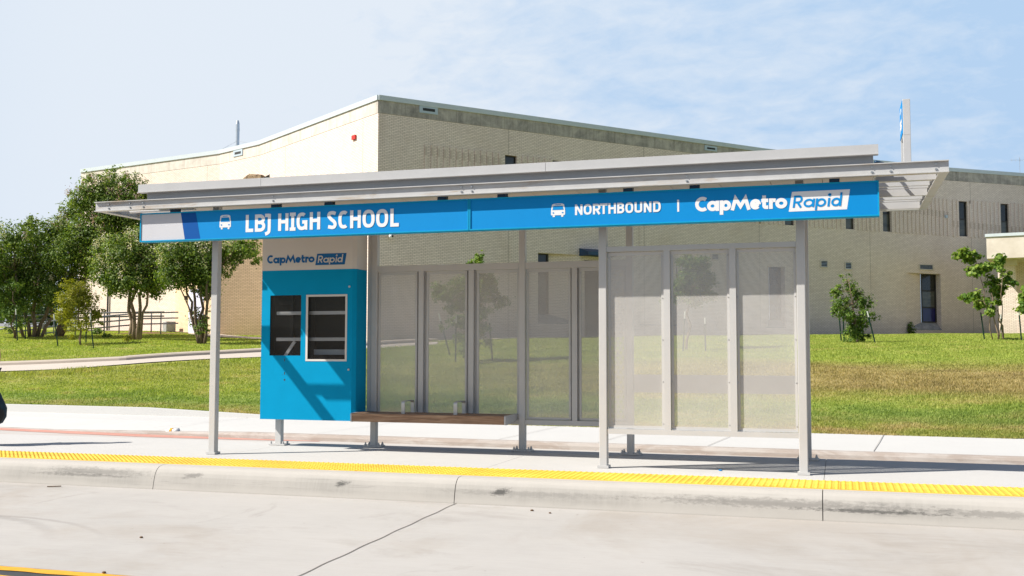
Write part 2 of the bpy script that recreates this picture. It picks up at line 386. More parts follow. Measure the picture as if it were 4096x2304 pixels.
def band_mat():
    t = NT('stained_concrete'); v = t.pos(); uv = t.coord('UV'); u = t.sep(uv)
    n = t.noise(t.mapping(v, (1.1, 1.1, 1.3)), 1, 7, .75, .5); n2 = t.noise(t.mapping(v, (3.5, 3.5, .5)), 1, 5, .7)
    x = t.math('ADD', t.math('MULTIPLY', n, .62), t.math('MULTIPLY', n2, .38))
    right = t.ramp(t.math('MULTIPLY', t.math('ADD', u[0], 2), .25), [(.35, 0.0), (.55, 1.0)])
    clean = t.ramp(x, [(.35, (.43, .39, .34)), (.55, (.60, .55, .49))])
    dirty = t.ramp(x, [(.36, (.19, .175, .16)), (.5, (.35, .32, .285)), (.64, (.52, .47, .41))])
    c = t.mix(right, clean, dirty)
    j = t.math('LESS_THAN', t.math('FRACT', t.math('DIVIDE', u[0], 1.22)), .018)
    t.col(t.mix(t.math('MULTIPLY', j, .5), c, (.16, .14, .12))).set(.9, 0, .2); t.bump(x, .3, .02); return t.m
M['band'] = band_mat()
t = NT('hood_concrete'); v = t.pos(); t.col(t.ramp(t.noise(v, 3.2, 6, .8, .6), [(.38, (.05, .035, .022)), (.5, (.20, .145, .09)), (.64, (.36, .28, .18))])).set(.95, 0, .2); M['hood'] = t.m
t = NT('sill_concrete'); v = t.pos(); t.col(t.ramp(t.noise(v, 4, 5, .7), [(.35, (.20, .20, .20)), (.65, (.34, .33, .32))])).set(.9, 0, .2); M['sill'] = t.m
t = NT('cream_stucco'); v = t.pos(); t.col(t.ramp(t.noise(v, 1.5, 6, .7), [(.35, (.50, .44, .37)), (.65, (.60, .54, .47))])).set(.9, 0, .2); M['stucco'] = t.m

# ------------------------------------------------------------------ setting: ground, road, platform, walks
b = MB(); b.add([(-3000, -3000, -.62), (3000, -3000, -.62), (3000, 3000, -.62), (-3000, 3000, -.62)], [(0, 1, 2, 3)])
tag(b.build('ground', M['driveway']), kind='structure')
b = MB(); b.box(-90, 90, 6.04, 9.93, -.45, -.25); tag(b.build('road', M['road']), kind='structure')
b = MB(); b.box(-90, 90, -60, 6.04, -.46, -.256); tag(b.build('asphalt_lane', M['asphalt']), kind='structure')
for y0, y1 in ((5.925, 6.035), (5.68, 5.79)):
    b = MB(); n = 360
    ys = [(y0 + .006 * math.sin(k * 1.7) + .004 * math.sin(k * 5.3), y1 + .006 * math.sin(k * 2.1)) for k in range(n)]
    xs = np.linspace(-40, -1.0 if y0 > 5.8 else -1.0, n)
    b.add([(xs[k], ys[k][j], -.251) for k in range(n) for j in (0, 1)], [(2 * k, 2 * k + 2, 2 * k + 3, 2 * k + 1) for k in range(n - 1)])
    tag(b.build('road_marking', M['yellow_line']), kind='structure')
# transverse joint in the road slab, slightly wandering
b = MB(); pts = [(-3.66 + .05 * (9.8 - y) + .006 * math.sin(y * 9), y) for y in np.linspace(6.06, 9.86, 40)]
b.add([(x + s * .006, y, -.247) for x, y in pts for s in (-1, 1)], [(2 * k, 2 * k + 1, 2 * k + 3, 2 * k + 2) for k in range(39)])
tag(b.build('road_joint', M['joint']), kind='structure')

# platform slab with kerb (rounded nose, battered face), kerb in 3.5 m lengths with open joints
prof = [(9.850, -.30), (9.853, -.24), (9.868, -.165), (9.884, -.105), (9.902, -.066), (9.926, -.036), (9.958, -.014), (10.0, -.003), (10.05, .0), (10.10, .0), (10.10, -.30)]
b = MB()
edges = [-90.0] + [-7.2 + 3.52 * k for k in range(-6, 12)] + [90.0]
for k in range(len(edges) - 1): b.prism(prof, 'x', edges[k] + .004, edges[k + 1] - .004)
tag(b.build('kerb', M['kerb']), kind='structure')
b = MB(); b.box(-90, 90, 9.96, 10.02, -.3, -.03); tag(b.build('kerb_joint', M['dark']), kind='structure')
b = MB()
pe = [-90.0] + [-7.2 + 3.52 * k for k in range(-4, 10)] + [90.0]
for k in range(len(pe) - 1): b.box(pe[k] + .0025, pe[k + 1] - .0025, 10.101, 13.0, -.4, 0.0)
tag(b.build('platform', M['platform']), kind='structure')
b = MB(); b.box(-90, 90, 10.11, 12.98, -.39, -.012); tag(b.build('platform_joint', M['joint']), kind='structure')

# tactile strip: tiles of truncated domes
tile_w = .61 * 2
tp = thing('tactile_strip', 'yellow tactile paving strip of raised domes along the platform kerb', 'tactile paving', (0, 10.44, 0))
TY0, TY1 = 10.115, 10.755
x0 = -14.64
tiles = []
me_tile = None
for k in range(16):
    xa = x0 + k * tile_w
    if me_tile is None:
        b = MB(); w = tile_w - .004
        b.box(xa, xa + w, TY0, TY1, -.01, .006)
        nx, ny = 20, 10; px_ = w / nx; py_ = (TY1 - TY0) / ny
        for i in range(nx):
            for j in range(ny):
                cx = xa + (i + .5) * px_; cy = TY0 + (j + .5) * py_; n = 8
                vs = [(cx + r * math.cos(2 * PI * q / n), cy + r * math.sin(2 * PI * q / n), z) for r, z in ((.018, .0055), (.0135, .011), (.009, .013)) for q in range(n)]
                fs = [(a * n + q, a * n + (q + 1) % n, (a + 1) * n + (q + 1) % n, (a + 1) * n + q) for a in (0, 1) for q in range(n)] + [tuple(range(2 * n, 3 * n))]
                b.add(vs, fs)
        o = b.build('tile', M['yellow_tile'], tp); me_tile = o.data
    else:
        o = bpy.data.objects.new('tile', me_tile); C.objects.link(o); o.parent = tp; o.location = (k * tile_w, 0, 0)

# sunken bike lane, far kerb, walk
b = MB(); b.box(-90, 90, 13.0, 16.9, -.5, -.25); tag(b.build('bike_lane', M['lane']), kind='structure')
KX = [-90, -20, -14.5, -12.3, -10, -4.77, -.08, 2.34, 90]
KY = [19, 17.4, 16.62, 16.36, 16.12, 15.84, 15.62, 15.50, 11.8]
KH = [0, 0, .005, .05, .10, .105, .105, .105, .105]
def kerb_y(x): return float(np.interp(x, KX, KY))
def kerb_h(x): return float(np.interp(x, KX, KH))
def lawn_y(x): return 18.79 - .055 * x
b = MB(); xs = list(np.arange(-40, 40.1, .5)); pr = []
for x in xs:
    y = kerb_y(x); h = kerb_h(x); z = -.25 + h
    pr.append([(x, y, -.28), (x, y + .015, -.25 + h * .55), (x, y + .04, z - .012), (x, y + .075, z), (x, y + .2, z + .002), (x, y + .2, -.3)])
vs = [p for q in pr for p in q]; n = 6
b.add(vs, [(k * n + i, (k + 1) * n + i, (k + 1) * n + i + 1, k * n + i + 1) for k in range(len(xs) - 1) for i in range(n - 1)])
tag(b.build('far_kerb', M['farkerb']), kind='structure')
b = MB()
vs = []
for x in xs:
    y = kerb_y(x)
    vs += [(x, y + .2, -.25 + kerb_h(x)), (x, (y + .2 + lawn_y(x)) / 2, -.14), (x, lawn_y(x) + .06, -.125)]
b.add(vs, [(3 * k + i, 3 * k + 3 + i, 3 * k + 4 + i, 3 * k + 1 + i) for k in range(len(xs) - 1) for i in (0, 1)])
tag(b.build('sidewalk', M['walk']), kind='structure')
b = MB()
for x in (-12.1, -8.6, -5.25, -3.6, -1.9, .45, 3.6):   # score lines across the walk
    ya, yb = kerb_y(x) + .21, lawn_y(x + .25)
    b.add([(x - .006, ya, -.137), (x + .006, ya, -.137), (x + .256, yb, -.117), (x + .244, yb, -.117)], [(0, 1, 2, 3)])
    b.add([(x - .006, kerb_y(x) - .004, -.25), (x + .006, kerb_y(x) - .004, -.25), (x + .006, kerb_y(x) + .07, -.25 + kerb_h(x) + .004), (x - .006, kerb_y(x) + .07, -.25 + kerb_h(x) + .004)], [(0, 1, 2, 3)])
tag(b.build('sidewalk_joint', M['score']), kind='structure')
b = MB(); vs = []
xs2 = np.arange(-30, -8.0, .4)
for x in xs2: vs += [(x, kerb_y(x) - min(.42, .05 + .1 * (-8 - x)) - .06 * math.sin(x * .4), -.246), (x, kerb_y(x) - .012, -.246)]
b.add(vs, [(2 * k, 2 * k + 2, 2 * k + 3, 2 * k + 1) for k in range(len(xs2) - 1)])
tag(b.build('painted_edge', M['redpaint']), kind='structure')
# low kerb that grows out of the walk on the left, against the grass
b = MB(); xs3 = np.arange(-30, -9.4, .5); pr = []
for x in xs3:
    h = .16 * min(1, max(0, (-9.5 - x) / 5)); y = lawn_y(x) - .10
    pr.append([(x, y, -.15), (x, y + .01, -.125 + h), (x, y + .16, -.12 + h), (x, y + .17, -.15)])
b.add([p for q in pr for p in q], [(k * 4 + i, (k + 1) * 4 + i, (k + 1) * 4 + i + 1, k * 4 + i + 1) for k in range(len(xs3) - 1) for i in range(3)])
tag(b.build('lawn_kerb', M['walk']), kind='structure')

# lawn sheet
gx = np.concatenate([np.linspace(-400, -70, 12), np.linspace(-66, 50, 150), np.linspace(54, 400, 12)])
ge = np.concatenate([np.linspace(0, 50, 100), np.linspace(52, 90, 12), np.array([110, 150, 220, 320, 450])])
X, E_ = np.meshgrid(gx, ge); Y = E_ - .055 * X + 18.79; Z = terrain(X, Y); Z = Z - np.clip(E_ - 75, 0, 400) * .035
nv = len(gx); b = MB()
b.add(np.stack([X.ravel(), Y.ravel(), Z.ravel()], 1), [(j * nv + i, j * nv + i + 1, (j + 1) * nv + i + 1, (j + 1) * nv + i) for j in range(len(ge) - 1) for i in range(nv - 1)])
tag(b.build('lawn', M['lawn'], smooth=True), kind='structure')

# ribbons laid over the slope (driveway, paths)
def resample(p, step=.4):
    p = np.asarray(p, float); d = np.r_[0, np.cumsum(np.linalg.norm(np.diff(p[:, :2], axis=0), axis=1))]
    s = np.arange(0, d[-1], step); return np.stack([np.interp(s, d, p[:, 0]), np.interp(s, d, p[:, 1])], 1)
far = [on_ground(x, y)[0] for x, y in ((-300, 1480), (0, 1466), (270, 1456), (495, 1446), (830, 1423), (1042, 1412), (1250, 1400), (1510, 1383), (1750, 1368))]
near = [on_ground(x, y)[0] for x, y in ((-300, 1503), (0, 1490), (270, 1480), (495, 1462), (830, 1440), (1042, 1431), (1250, 1418), (1510, 1398), (1750, 1381))]
N = 90
def even(p, n):
    p = np.asarray(p, float); d = np.r_[0, np.cumsum(np.linalg.norm(np.diff(p[:, :2], axis=0), axis=1))]; s = np.linspace(0, d[-1], n)
    return np.stack([np.interp(s, d, p[:, k]) for k in range(2)], 1)
fa, ne = even(far, N), even(near, N)
b = MB(); K = 5; vs = []
for i in range(N):
    for k in range(K):
        q = fa[i] + (ne[i] - fa[i]) * k / (K - 1); vs.append((q[0], q[1], float(terrain(q[0], q[1])) + .03))
b.add(vs, [(i * K + k, i * K + k + 1, (i + 1) * K + k + 1, (i + 1) * K + k) for i in range(N - 1) for k in range(K - 1)])
tag(b.build('driveway', M['driveway']), kind='structure')
b = MB(); vs = []
for i in range(N):
    tg = fa[min(i + 1, N - 1)] - fa[max(i - 1, 0)]; tg /= np.linalg.norm(tg); nn = np.array([-tg[1], tg[0]])
    if nn @ FW[:2] < 0: nn = -nn
    z = float(terrain(*fa[i]))
    for o, h in ((-.02, 0), (0.0, .10), (.05, .14), (.45, .16), (.5, -.05)):
        q = fa[i] + nn * o; vs.append((q[0], q[1], z + h))
b.add(vs, [(i * 5 + k, i * 5 + k + 1, (i + 1) * 5 + k + 1, (i + 1) * 5 + k) for i in range(N - 1) for k in range(4)])
tag(b.build('driveway_kerb', M['path']), kind='structure')

# ------------------------------------------------------------------ school building
ZT = 12.0
tops = [(325, 677), (880, 600), (1041, 562), (1514, 380), (2700, 544), (3062, 595), (3797, 671), (4096, 693)]
W = [at_z(x, y, ZT)[:2] for x, y in tops]
dirl = W[-1] - W[-2]; dirl /= np.linalg.norm(dirl); ang = math.radians(-9)
dirl = np.array([dirl[0] * math.cos(ang) - dirl[1] * math.sin(ang), dirl[0] * math.sin(ang) + dirl[1] * math.cos(ang)])
W.append(W[-1] + dirl * 14)
bk = W[3]
sch = thing('school_building', 'two storey buff brick school building with stained concrete parapet behind the shelter', 'building', (float(bk[0]), float(bk[1]), 1.6))
def hit(i, px):   # distance along wall segment i where the vertical plane through a pixel column meets it
    d = ray(px, 1200); n = np.array([d[1], -d[0]]); a, c = W[i], W[i + 1]
    s = -(n @ a) / (n @ (c - a)); return s * np.linalg.norm(c - a)
def seg(i):
    a, c = W[i], W[i + 1]; L = np.linalg.norm(c - a); u = (c - a) / L; n = np.array([u[1], -u[0]])   # n points to the camera side
    return a, u, n, L
def P3(i, s, off, z):
    a, u, n, L = seg(i); q = a + u * s + n * off; return (q[0], q[1], z)
cum = [0.0]
for i in range(len(W) - 1): cum.append(cum[-1] + np.linalg.norm(W[i + 1] - W[i]))
cum = [c - cum[3] for c in cum]
openings = {}
wins_up = [2043, 2232, 3010, 3163, 3406, 3555, 3862, 4029]
def seg_of(px):
    for i in range(3, len(W) - 1):
        L = np.linalg.norm(W[i + 1] - W[i]); s = hit(i, px)
        if -1e-6 <= s <= L: return i, s
    return 7, 1.0
UP0, UP1 = 8.03, 10.08
uplist = []
for px in wins_up:
    i, s = seg_of(px); openings.setdefault(i, []).append((s - .31, s + .31, UP0, UP1)); uplist.append((i, s))
LO0, LO1 = 3.02, 5.78
lolist = []
for (p0, p1, side) in ((2152, 2210, 1), (2660, 2710, -1), (3097, 3141, -1), (3706, 3764, -1)):
    i, s0 = seg_of(p0); j, s1 = seg_of(p1)
    if i != j: s0 = s1 - .8; i = j
    sp = 1.55
    openings.setdefault(i, []).append((s0 - (sp if side < 0 else 0), s1 + (sp if side > 0 else 0), LO0 - .45, LO1)); lolist.append((i, s0, s1, side, sp))
ZB = 11.25
for part_i, rngs in enumerate(((0, 1, 2), (3, 4, 5, 6, 7))):
    b = MB(); uvs = []
    for i in rngs:
        a, u, n, L = seg(i); ops = sorted(openings.get(i, []))
        xs_ = sorted({0.0, L} | {o[0] for o in ops} | {o[1] for o in ops}); zs_ = sorted({.2, ZB} | {o[2] for o in ops} | {o[3] for o in ops})
        for p in range(len(xs_) - 1):
            for q in range(len(zs_) - 1):
                cx = (xs_[p] + xs_[p + 1]) / 2; cz = (zs_[q] + zs_[q + 1]) / 2
                if any(o[0] < cx < o[1] and o[2] < cz < o[3] for o in ops): continue
                quad = [(xs_[p], zs_[q]), (xs_[p + 1], zs_[q]), (xs_[p + 1], zs_[q + 1]), (xs_[p], zs_[q + 1])]
                b.add([P3(i, s, 0, z) for s, z in quad], [(0, 1, 2, 3)]); uvs += [(cum[i] + s, z) for s, z in quad]
        for o in ops:
            if o[3] > 7:   # straight reveals of the slit windows
                d = .20
                for (s0, z0, s1, z1) in ((o[0], o[2], o[0], o[3]), (o[0], o[3], o[1], o[3]), (o[1], o[3], o[1], o[2]), (o[1], o[2], o[0], o[2])):
                    b.add([P3(i, s0, 0, z0), P3(i, s1, 0, z1), P3(i, s1, -d, z1), P3(i, s0, -d, z0)], [(0, 1, 2, 3)]); uvs += [(cum[i] + s0, z0), (cum[i] + s1, z1), (cum[i] + s1 + d, z1), (cum[i] + s0 + d, z0)]
            else:
                li = [l for l in lolist if l[0] == i and abs((l[1] - (l[4] if l[3] < 0 else 0)) - o[0]) < .02][0]
                _, s0, s1, side, sp = li; d = .42
                ws, we = (s1, s1 + sp) if side > 0 else (s0, s0 - sp); fs = s0 if side > 0 else s1
                for quad in ([(ws, -d, o[2]), (we, 0, o[2]), (we, 0, o[3]), (ws, -d, o[3])], [(fs, 0, o[2]), (fs, -d, o[2]), (fs, -d, o[3]), (fs, 0, o[3])], [(fs, 0, o[3]), (fs, -d, o[3]), (ws, -d, o[3]), (we, 0, o[3])]):
                    b.add([P3(i, s, k, z) for s, k, z in quad], [(0, 1, 2, 3)]); uvs += [(cum[i] + s + k, z) for s, k, z in quad]
    if part_i == 0:   # gable return at the far left end
        p0 = W[0]; q = p0 + FW[:2] * 25 - RT[:2] * 2
        b.add([(q[0], q[1], .2), (p0[0], p0[1], .2), (p0[0], p0[1], ZB), (q[0], q[1], ZB)], [(0, 1, 2, 3)]); uvs += [(-25, .2), (0, .2), (0, ZB), (-25, ZB)]
    b.build('brick_wall', M['brick'], sch, uvs=uvs)
# concrete band, coping, roof
b = MB(); uvs = []; c1 = MB()
for i in range(len(W) - 1):
    a, u, n, L = seg(i)
    b.add([P3(i, 0, .012, ZB), P3(i, L, .012, ZB), P3(i, L, .012, 11.8), P3(i, 0, .012, 11.8)], [(0, 1, 2, 3)]); uvs += [(cum[i], 0), (cum[i] + L, 0), (cum[i] + L, .55), (cum[i], .55)]
    b.add([P3(i, 0, .012, ZB), P3(i, L, .012, ZB), P3(i, L, -.1, ZB), P3(i, 0, -.1, ZB)], [(0, 1, 2, 3)]); uvs += [(cum[i], 0), (cum[i] + L, 0), (cum[i] + L, .05), (cum[i], .05)]
    k = max(1, int(round(L / 3.05)))
    for j in range(k):
        c1.add([P3(i, L * j / k, .07, 11.79), P3(i, L * (j + 1) / k - .004, .07, 11.79), P3(i, L * (j + 1) / k - .004, .07, 12.0), P3(i, L * j / k, .07, 12.0),
                P3(i, L * j / k, -.3, 11.79), P3(i, L * (j + 1) / k - .004, -.3, 11.79), P3(i, L * (j + 1) / k - .004, -.3, 12.03), P3(i, L * j / k, -.3, 12.03)],
               [(0, 1, 2, 3), (3, 2, 6, 7), (1, 0, 4, 5), (0, 3, 7, 4), (2, 1, 5, 6)])
b.build('concrete_parapet', M['band'], sch, uvs=uvs); c1.build('coping', M['metal_grey'], sch)
b = MB(); back = [W[-1] + FW[:2] * 30, W[0] + FW[:2] * 25 - RT[:2] * 2]
b.add([(q[0], q[1], 11.82) for q in W] + [(q[0], q[1], 11.82) for q in back], [tuple(range(len(W) + 2))]); b.build('roof', M['metal_grey'], sch)
# windows
for i, s in uplist:
    f = MB(); d = -.16; a, u, n, L = seg(i); U = np.array([u[0], u[1], 0]); Nn = np.array([n[0], n[1], 0])
    def fr(s0, s1, z0, z1, th=.05): f.obox(np.array(P3(i, s0, d, z0)), U * (s1 - s0), Nn * th, np.array([0, 0, z1 - z0]))
    fr(s - .31, s - .27, UP0, UP1); fr(s + .27, s + .31, UP0, UP1); fr(s - .27, s + .27, UP0, UP0 + .05); fr(s - .27, s + .27, UP1 - .05, UP1); fr(s - .27, s + .27, 9.02, 9.08, .06)
    fo = f.build('window', M['frame_dark'], sch)
    for z0, z1, mm in ((UP0 + .05, 9.02, M['pane_lt']), (9.08, UP1 - .05, M['pane'])):
        g = MB(); g.add([P3(i, s - .27, d + .015, z0), P3(i, s + .27, d + .015, z0), P3(i, s + .27, d + .015, z1), P3(i, s - .27, d + .015, z1)], [(0, 1, 2, 3)]); g.build('pane', mm, fo)
for k, (i, s0, s1, side, sp) in enumerate(lolist):
    f = MB(); d = -.40; a, u, n, L = seg(i); U = np.array([u[0], u[1], 0]); Nn = np.array([n[0], n[1], 0])
    def fr(x0, x1, z0, z1, th=.06): f.obox(np.array(P3(i, x0, d, z0)), U * (x1 - x0), Nn * th, np.array([0, 0, z1 - z0]))
    fr(s0, s0 + .05, LO0, LO1); fr(s1 - .09, s1, LO0, LO1); zz = [LO0, LO0 + .85, LO0 + 1.8, LO1]
    for z in zz[1:3]: fr(s0 + .05, s1 - .09, z - .035, z + .035, .07)
    fr(s0 + .05, s1 - .09, LO0, LO0 + .05); fr(s0 + .05, s1 - .09, LO1 - .05, LO1)
    fo = f.build('window', M['frame_dark'], sch)
    for j in range(3):
        g = MB(); g.add([P3(i, s0 + .05, d + .02, zz[j]), P3(i, s1 - .09, d + .02, zz[j]), P3(i, s1 - .09, d + .02, zz[j + 1]), P3(i, s0 + .05, d + .02, zz[j + 1])], [(0, 1, 2, 3)])
        g.build('pane', (M['pane_blue'] if k == 3 else M['pane']) if j == 0 else (M['pane_lt'] if j == 1 else M['pane']), fo)
    ws, we = (s1, s1 + sp) if side > 0 else (s0, s0 - sp); fs = s0 if side > 0 else s1
    g = MB(); g.add([P3(i, fs, .02, LO0 - .45), P3(i, we, .02, LO0 - .45), P3(i, we, .02, LO0 - .42), P3(i, fs, .02, LO0 - .42), P3(i, fs, d, LO0), P3(i, ws, d, LO0)], [(0, 1, 2, 3), (3, 2, 5, 4)])
    g.build('sill', M['sill'], fo)
# projecting brick ribs of the upper storey
b = MB(); uvs = []
for i in range(3, 8):
    a, u, n, L = seg(i); U = np.array([u[0], u[1], 0]); Nn = np.array([n[0], n[1], 0])
    s = hit(3, 1694) if i == 3 else .15
    while s < L - .15:
        if not any(o[0] - .06 < s < o[1] - .02 for o in openings.get(i, []) if o[3] > 7):
            n0 = len(b.f); b.obox(np.array(P3(i, s, -.01, 8.0)), U * .095, Nn * .06, np.array([0, 0, 2.14]))
            for f in b.f[n0:]: uvs += [(cum[i] + s + (.095 if k in (1, 2) else 0), 8.0 + (2.14 if k in (2, 3) else 0)) for k in range(4)]
        s += .305
b.build('brick_rib', M['brick'], sch, uvs=uvs)
# small wall fittings
def wall_box(name, px0, px1, z0, z1, m, off=.03, i=None, parent=None):
    if i is None: i, s0 = seg_of(px0)
    else: s0 = hit(i, px0)
    s1 = hit(i, px1); a, u, n, L = seg(i)
    bb = MB(); bb.obox(np.array(P3(i, s0, -.01, z0)), np.array([u[0], u[1], 0]) * (s1 - s0), np.array([n[0], n[1], 0]) * (off + .01), np.array([0, 0, z1 - z0]))
    return bb.build(name, m, parent or sch), i, s0, s1
def zat(i, px, py):
    d = ray(px, py); s = hit(i, px); q = P3(i, s, 0, 0); return CAM[2] + d[2] * (math.hypot(q[0], q[1]) / math.hypot(d[0], d[1]))
for (p0, p1, y0, y1, i) in ((1671, 1745, 424, 455, 3), (2823, 2872, 584, 604, 4), (925, 962, 598, 624, 1)):
    za, zb_ = zat(i, (p0 + p1) / 2, y1), zat(i, (p0 + p1) / 2, y0)
    o, _, s0, s1 = wall_box('scupper_plate', p0, p1, za, zb_, M['metal_pale'], .05, i)
    a, u, n, L = seg(i); w = s1 - s0; bb = MB(); bb.obox(np.array(P3(i, s0 + w * .18, .045, za + (zb_ - za) * .3)), np.array([u[0], u[1], 0]) * w * .66, np.array([n[0], n[1], 0]) * .012, np.array([0, 0, (zb_ - za) * .35])); bb.build('slot', M['black'], o)
for (p0, p1, y0, y1) in ((3282, 3313, 1040, 1070), (3380, 3409, 1047, 1078), (2845, 2877, 1012, 1040), (3678, 3735, 1055, 1079)):
    i, s0 = seg_of(p0); s1 = hit(i, p1); za, zb_ = zat(i, p0, y1), zat(i, p0, y0); a, u, n, L = seg(i); U = np.array([u[0], u[1], 0]); Nn = np.array([n[0], n[1], 0])
    f = MB()
    for (x0, x1, z0, z1) in ((s0, s0 + .06, za, zb_), (s1 - .06, s1, za, zb_), (s0 + .06, s1 - .06, za, za + .05), (s0 + .06, s1 - .06, zb_ - .05, zb_)): f.obox(np.array(P3(i, x0, -.01, z0)), U * (x1 - x0), Nn * .06, np.array([0, 0, z1 - z0]))
    fo = f.build('wall_vent', M['stucco'], sch)
    g = MB(); g.add([P3(i, s0 + .06, .005, za + .05), P3(i, s1 - .06, .005, za + .05), P3(i, s1 - .06, .005, zb_ - .05), P3(i, s0 + .06, .005, zb_ - .05)], [(0, 1, 2, 3)])
    g.build('backing', M['black'], fo)
    g = MB(); h = (zb_ - za - .1) / 4
    for k in range(4):
        z = za + .05 + k * h; g.add([P3(i, s0 + .06, .04, z + .01), P3(i, s1 - .06, .04, z + .01), P3(i, s1 - .06, .012, z + h * .55), P3(i, s0 + .06, .012, z + h * .55)], [(0, 1, 2, 3)])
    g.build('slat', M['metal_pale'], fo)
wall_box('alarm_box', 1405, 1419, zat(2, 1412, 558), zat(2, 1412, 541), M['red'], .08, 2)
wall_box('wall_light', 3783, 3791, zat(5, 3787, 872), zat(5, 3787, 861), M['metal_pale'], .15, 5)
i, s = 3, hit(3, 1556); zc = zat(3, 1556, 946); b = MB(); b.sphere(P3(i, s, .14, zc), .10, 12, 8); b.tube([P3(i, s - .05, 0, zc + .1), P3(i, s, .12, zc + .05)], .05); co = b.build('camera_dome', M['white'], sch, smooth=True)
b = MB(); b.sphere(P3(i, s + .03, .21, zc), .055, 10, 6); b.build('lens', M['black'], co, smooth=True)
# blue awning over the side door
i, s = seg_of(2317); s1 = hit(i, 2430); a, u, n, L = seg(i); za, zb_ = zat(i, 2330, 1016), zat(i, 2330, 994)
b = MB(); U = np.array([u[0], u[1], 0]); Nn = np.array([n[0], n[1], 0])
b.add([P3(i, s, .01, zb_), P3(i, s1, .01, zb_), P3(i, s1, .75, za + .06), P3(i, s, .75, za + .06), P3(i, s, .01, za - .1), P3(i, s1, .01, za - .1), P3(i, s1, .75, za - .1), P3(i, s, .75, za - .1)], [(0, 1, 2, 3), (3, 2, 6, 7), (7, 6, 5, 4), (0, 3, 7, 4), (2, 1, 5, 6)])
b.build('awning', M['navy'], sch)
b = MB(); b.obox(np.array(P3(i, s + .3, -.01, 1.9)), U * (s1 - s - .5), Nn * .05, np.array([0, 0, za - 2.2])); b.build('door', M['frame_dark'], sch)
# shaded projecting bay on the left, with its lavender door
E0 = at_d(858, 1300, 50.6)[:2]; E1 = W[2] + (W[3] - W[2]) * .17; E2 = W[0] + (W[1] - W[0]) * .72
b = MB(); uvs = []
for p, q in ((E2, E0), (E0, E1)):
    L = np.linalg.norm(q - p); b.add([(p[0], p[1], .5), (q[0], q[1], .5), (q[0], q[1], 8.7), (p[0], p[1], 8.7)], [(0, 1, 2, 3)]); uvs += [(0, .5), (L, .5), (L, 8.7), (0, 8.7)]
b.add([(E2[0], E2[1], 8.7), (E0[0], E0[1], 8.7), (E1[0], E1[1], 8.7)], [(0, 1, 2)]); uvs += [(0, 0), (1, 0), (1, 1)]
b.build('brick_bay', M['brick_warm_lit'], sch, uvs=uvs)
ub = (E0 - E2) / np.linalg.norm(E0 - E2); nb = np.array([ub[1], -ub[0]]); LB = np.linalg.norm(E0 - E2)
def bayp(s, off, z): q = E2 + ub * s + nb * off; return np.array([q[0], q[1], z])
def bay_s(px): d = ray(px, 1250); n = np.array([d[1], -d[0]]); return -(n @ E2) / (n @ ub)
s0, s1 = bay_s(757), bay_s(816); gz = float(terrain(*(E2 + ub * s0)))
b = MB(); b.obox(bayp(s0, -.02, gz), np.array([*ub, 0]) * (s1 - s0), np.array([*nb, 0]) * .06, np.array([0, 0, 2.25])); do = b.build('door', M['lavender'], sch)
b = MB(); b.obox(bayp(s0 + .35, .04, gz + 1.25), np.array([*ub, 0]) * .5, np.array([*nb, 0]) * .012, np.array([0, 0, .75])); b.build('notice', M['white'], do)
s0 = bay_s(747); b = MB(); b.obox(bayp(s0, 0, gz + 1.75), np.array([*ub, 0]) * .12, np.array([*nb, 0]) * .15, np.array([0, 0, .22])); b.build('wall_light', M['frame_dark'], sch)
# stained concrete hood and dark slot on the upper left wall
hd = []
i = 2; sA, sB = hit(2, 1045), hit(2, 1071); zc = zat(2, 1060, 700)
b = MB(); q0 = at_z(979, 716, 9.35); q1 = at_z(1003, 700, 9.65); 
a0 = np.array(P3(1, hit(1, 985), .02, zat(1, 985, 760))); a1 = np.array(P3(2, hit(2, 1052), .02, zat(2, 1052, 760)))
t0 = np.array(P3(1, hit(1, 1001), .02, zat(1, 1001, 699))); t1 = np.array(P3(2, hit(2, 1050), .02, zat(2, 1050, 702))); l0 = np.array(P3(1, hit(1, 977), .02, zat(1, 977, 716)))
o3 = -np.array([FW[0], FW[1], 0]) * .30 + np.array([-.08, 0, 0])
pts = [l0, t0, t1, a1, a0]; n = 5
b.add([p for p in pts] + [p + o3 * np.array([1, 1, 1]) for p in pts], [tuple(range(n))[::-1], tuple(range(n, 2 * n))] + [(k, (k + 1) % n, (k + 1) % n + n, k + n) for k in range(n)])
b.build('concrete_hood', M['hood'], sch)
b = MB(); b.add([P3(2, sA, .015, zat(2, 1045, 712)), P3(2, sA, .015, zc - 1.6), P3(2, sB, .015, zc - 1.6), P3(2, sB, .015, zat(2, 1071, 696))], [(0, 1, 2, 3)]); b.build('slot_window', M['pane'], sch)
s0 = hit(0, 436); b = MB(); q = P3(0, s0, .08, 0); b.tube([(q[0], q[1], 1.5), (q[0], q[1], 11.0)], .05, 8); b.build('downpipe', M['frame_dark'], sch)
# roof flue with guy wires
fp = at_d(949, 583, 58.5); zt = at_d(949, 481, 58.5)[2]
b = MB(); x, y = fp[0], fp[1]; r = .112
b.tube([(x, y, 11.4), (x, y, zt - .62), (x, y, zt - .6), (x, y, zt - .45), (x, y, zt - .44), (x, y, zt - .2), (x, y, zt)], [r, r, r * 1.08, r * 1.08, r, r, r * .62], 16); fo = b.build('flue', M['stack'], sch, smooth=False)
for px, py in ((880, 600), (997, 572)):
    e = at_z(px, py, 12.02); b = MB(); b.tube([(x, y, zt - 1.15), (e[0], e[1], 12.0)], .008, 5); b.build('guy_wire', M['bolt'], fo)
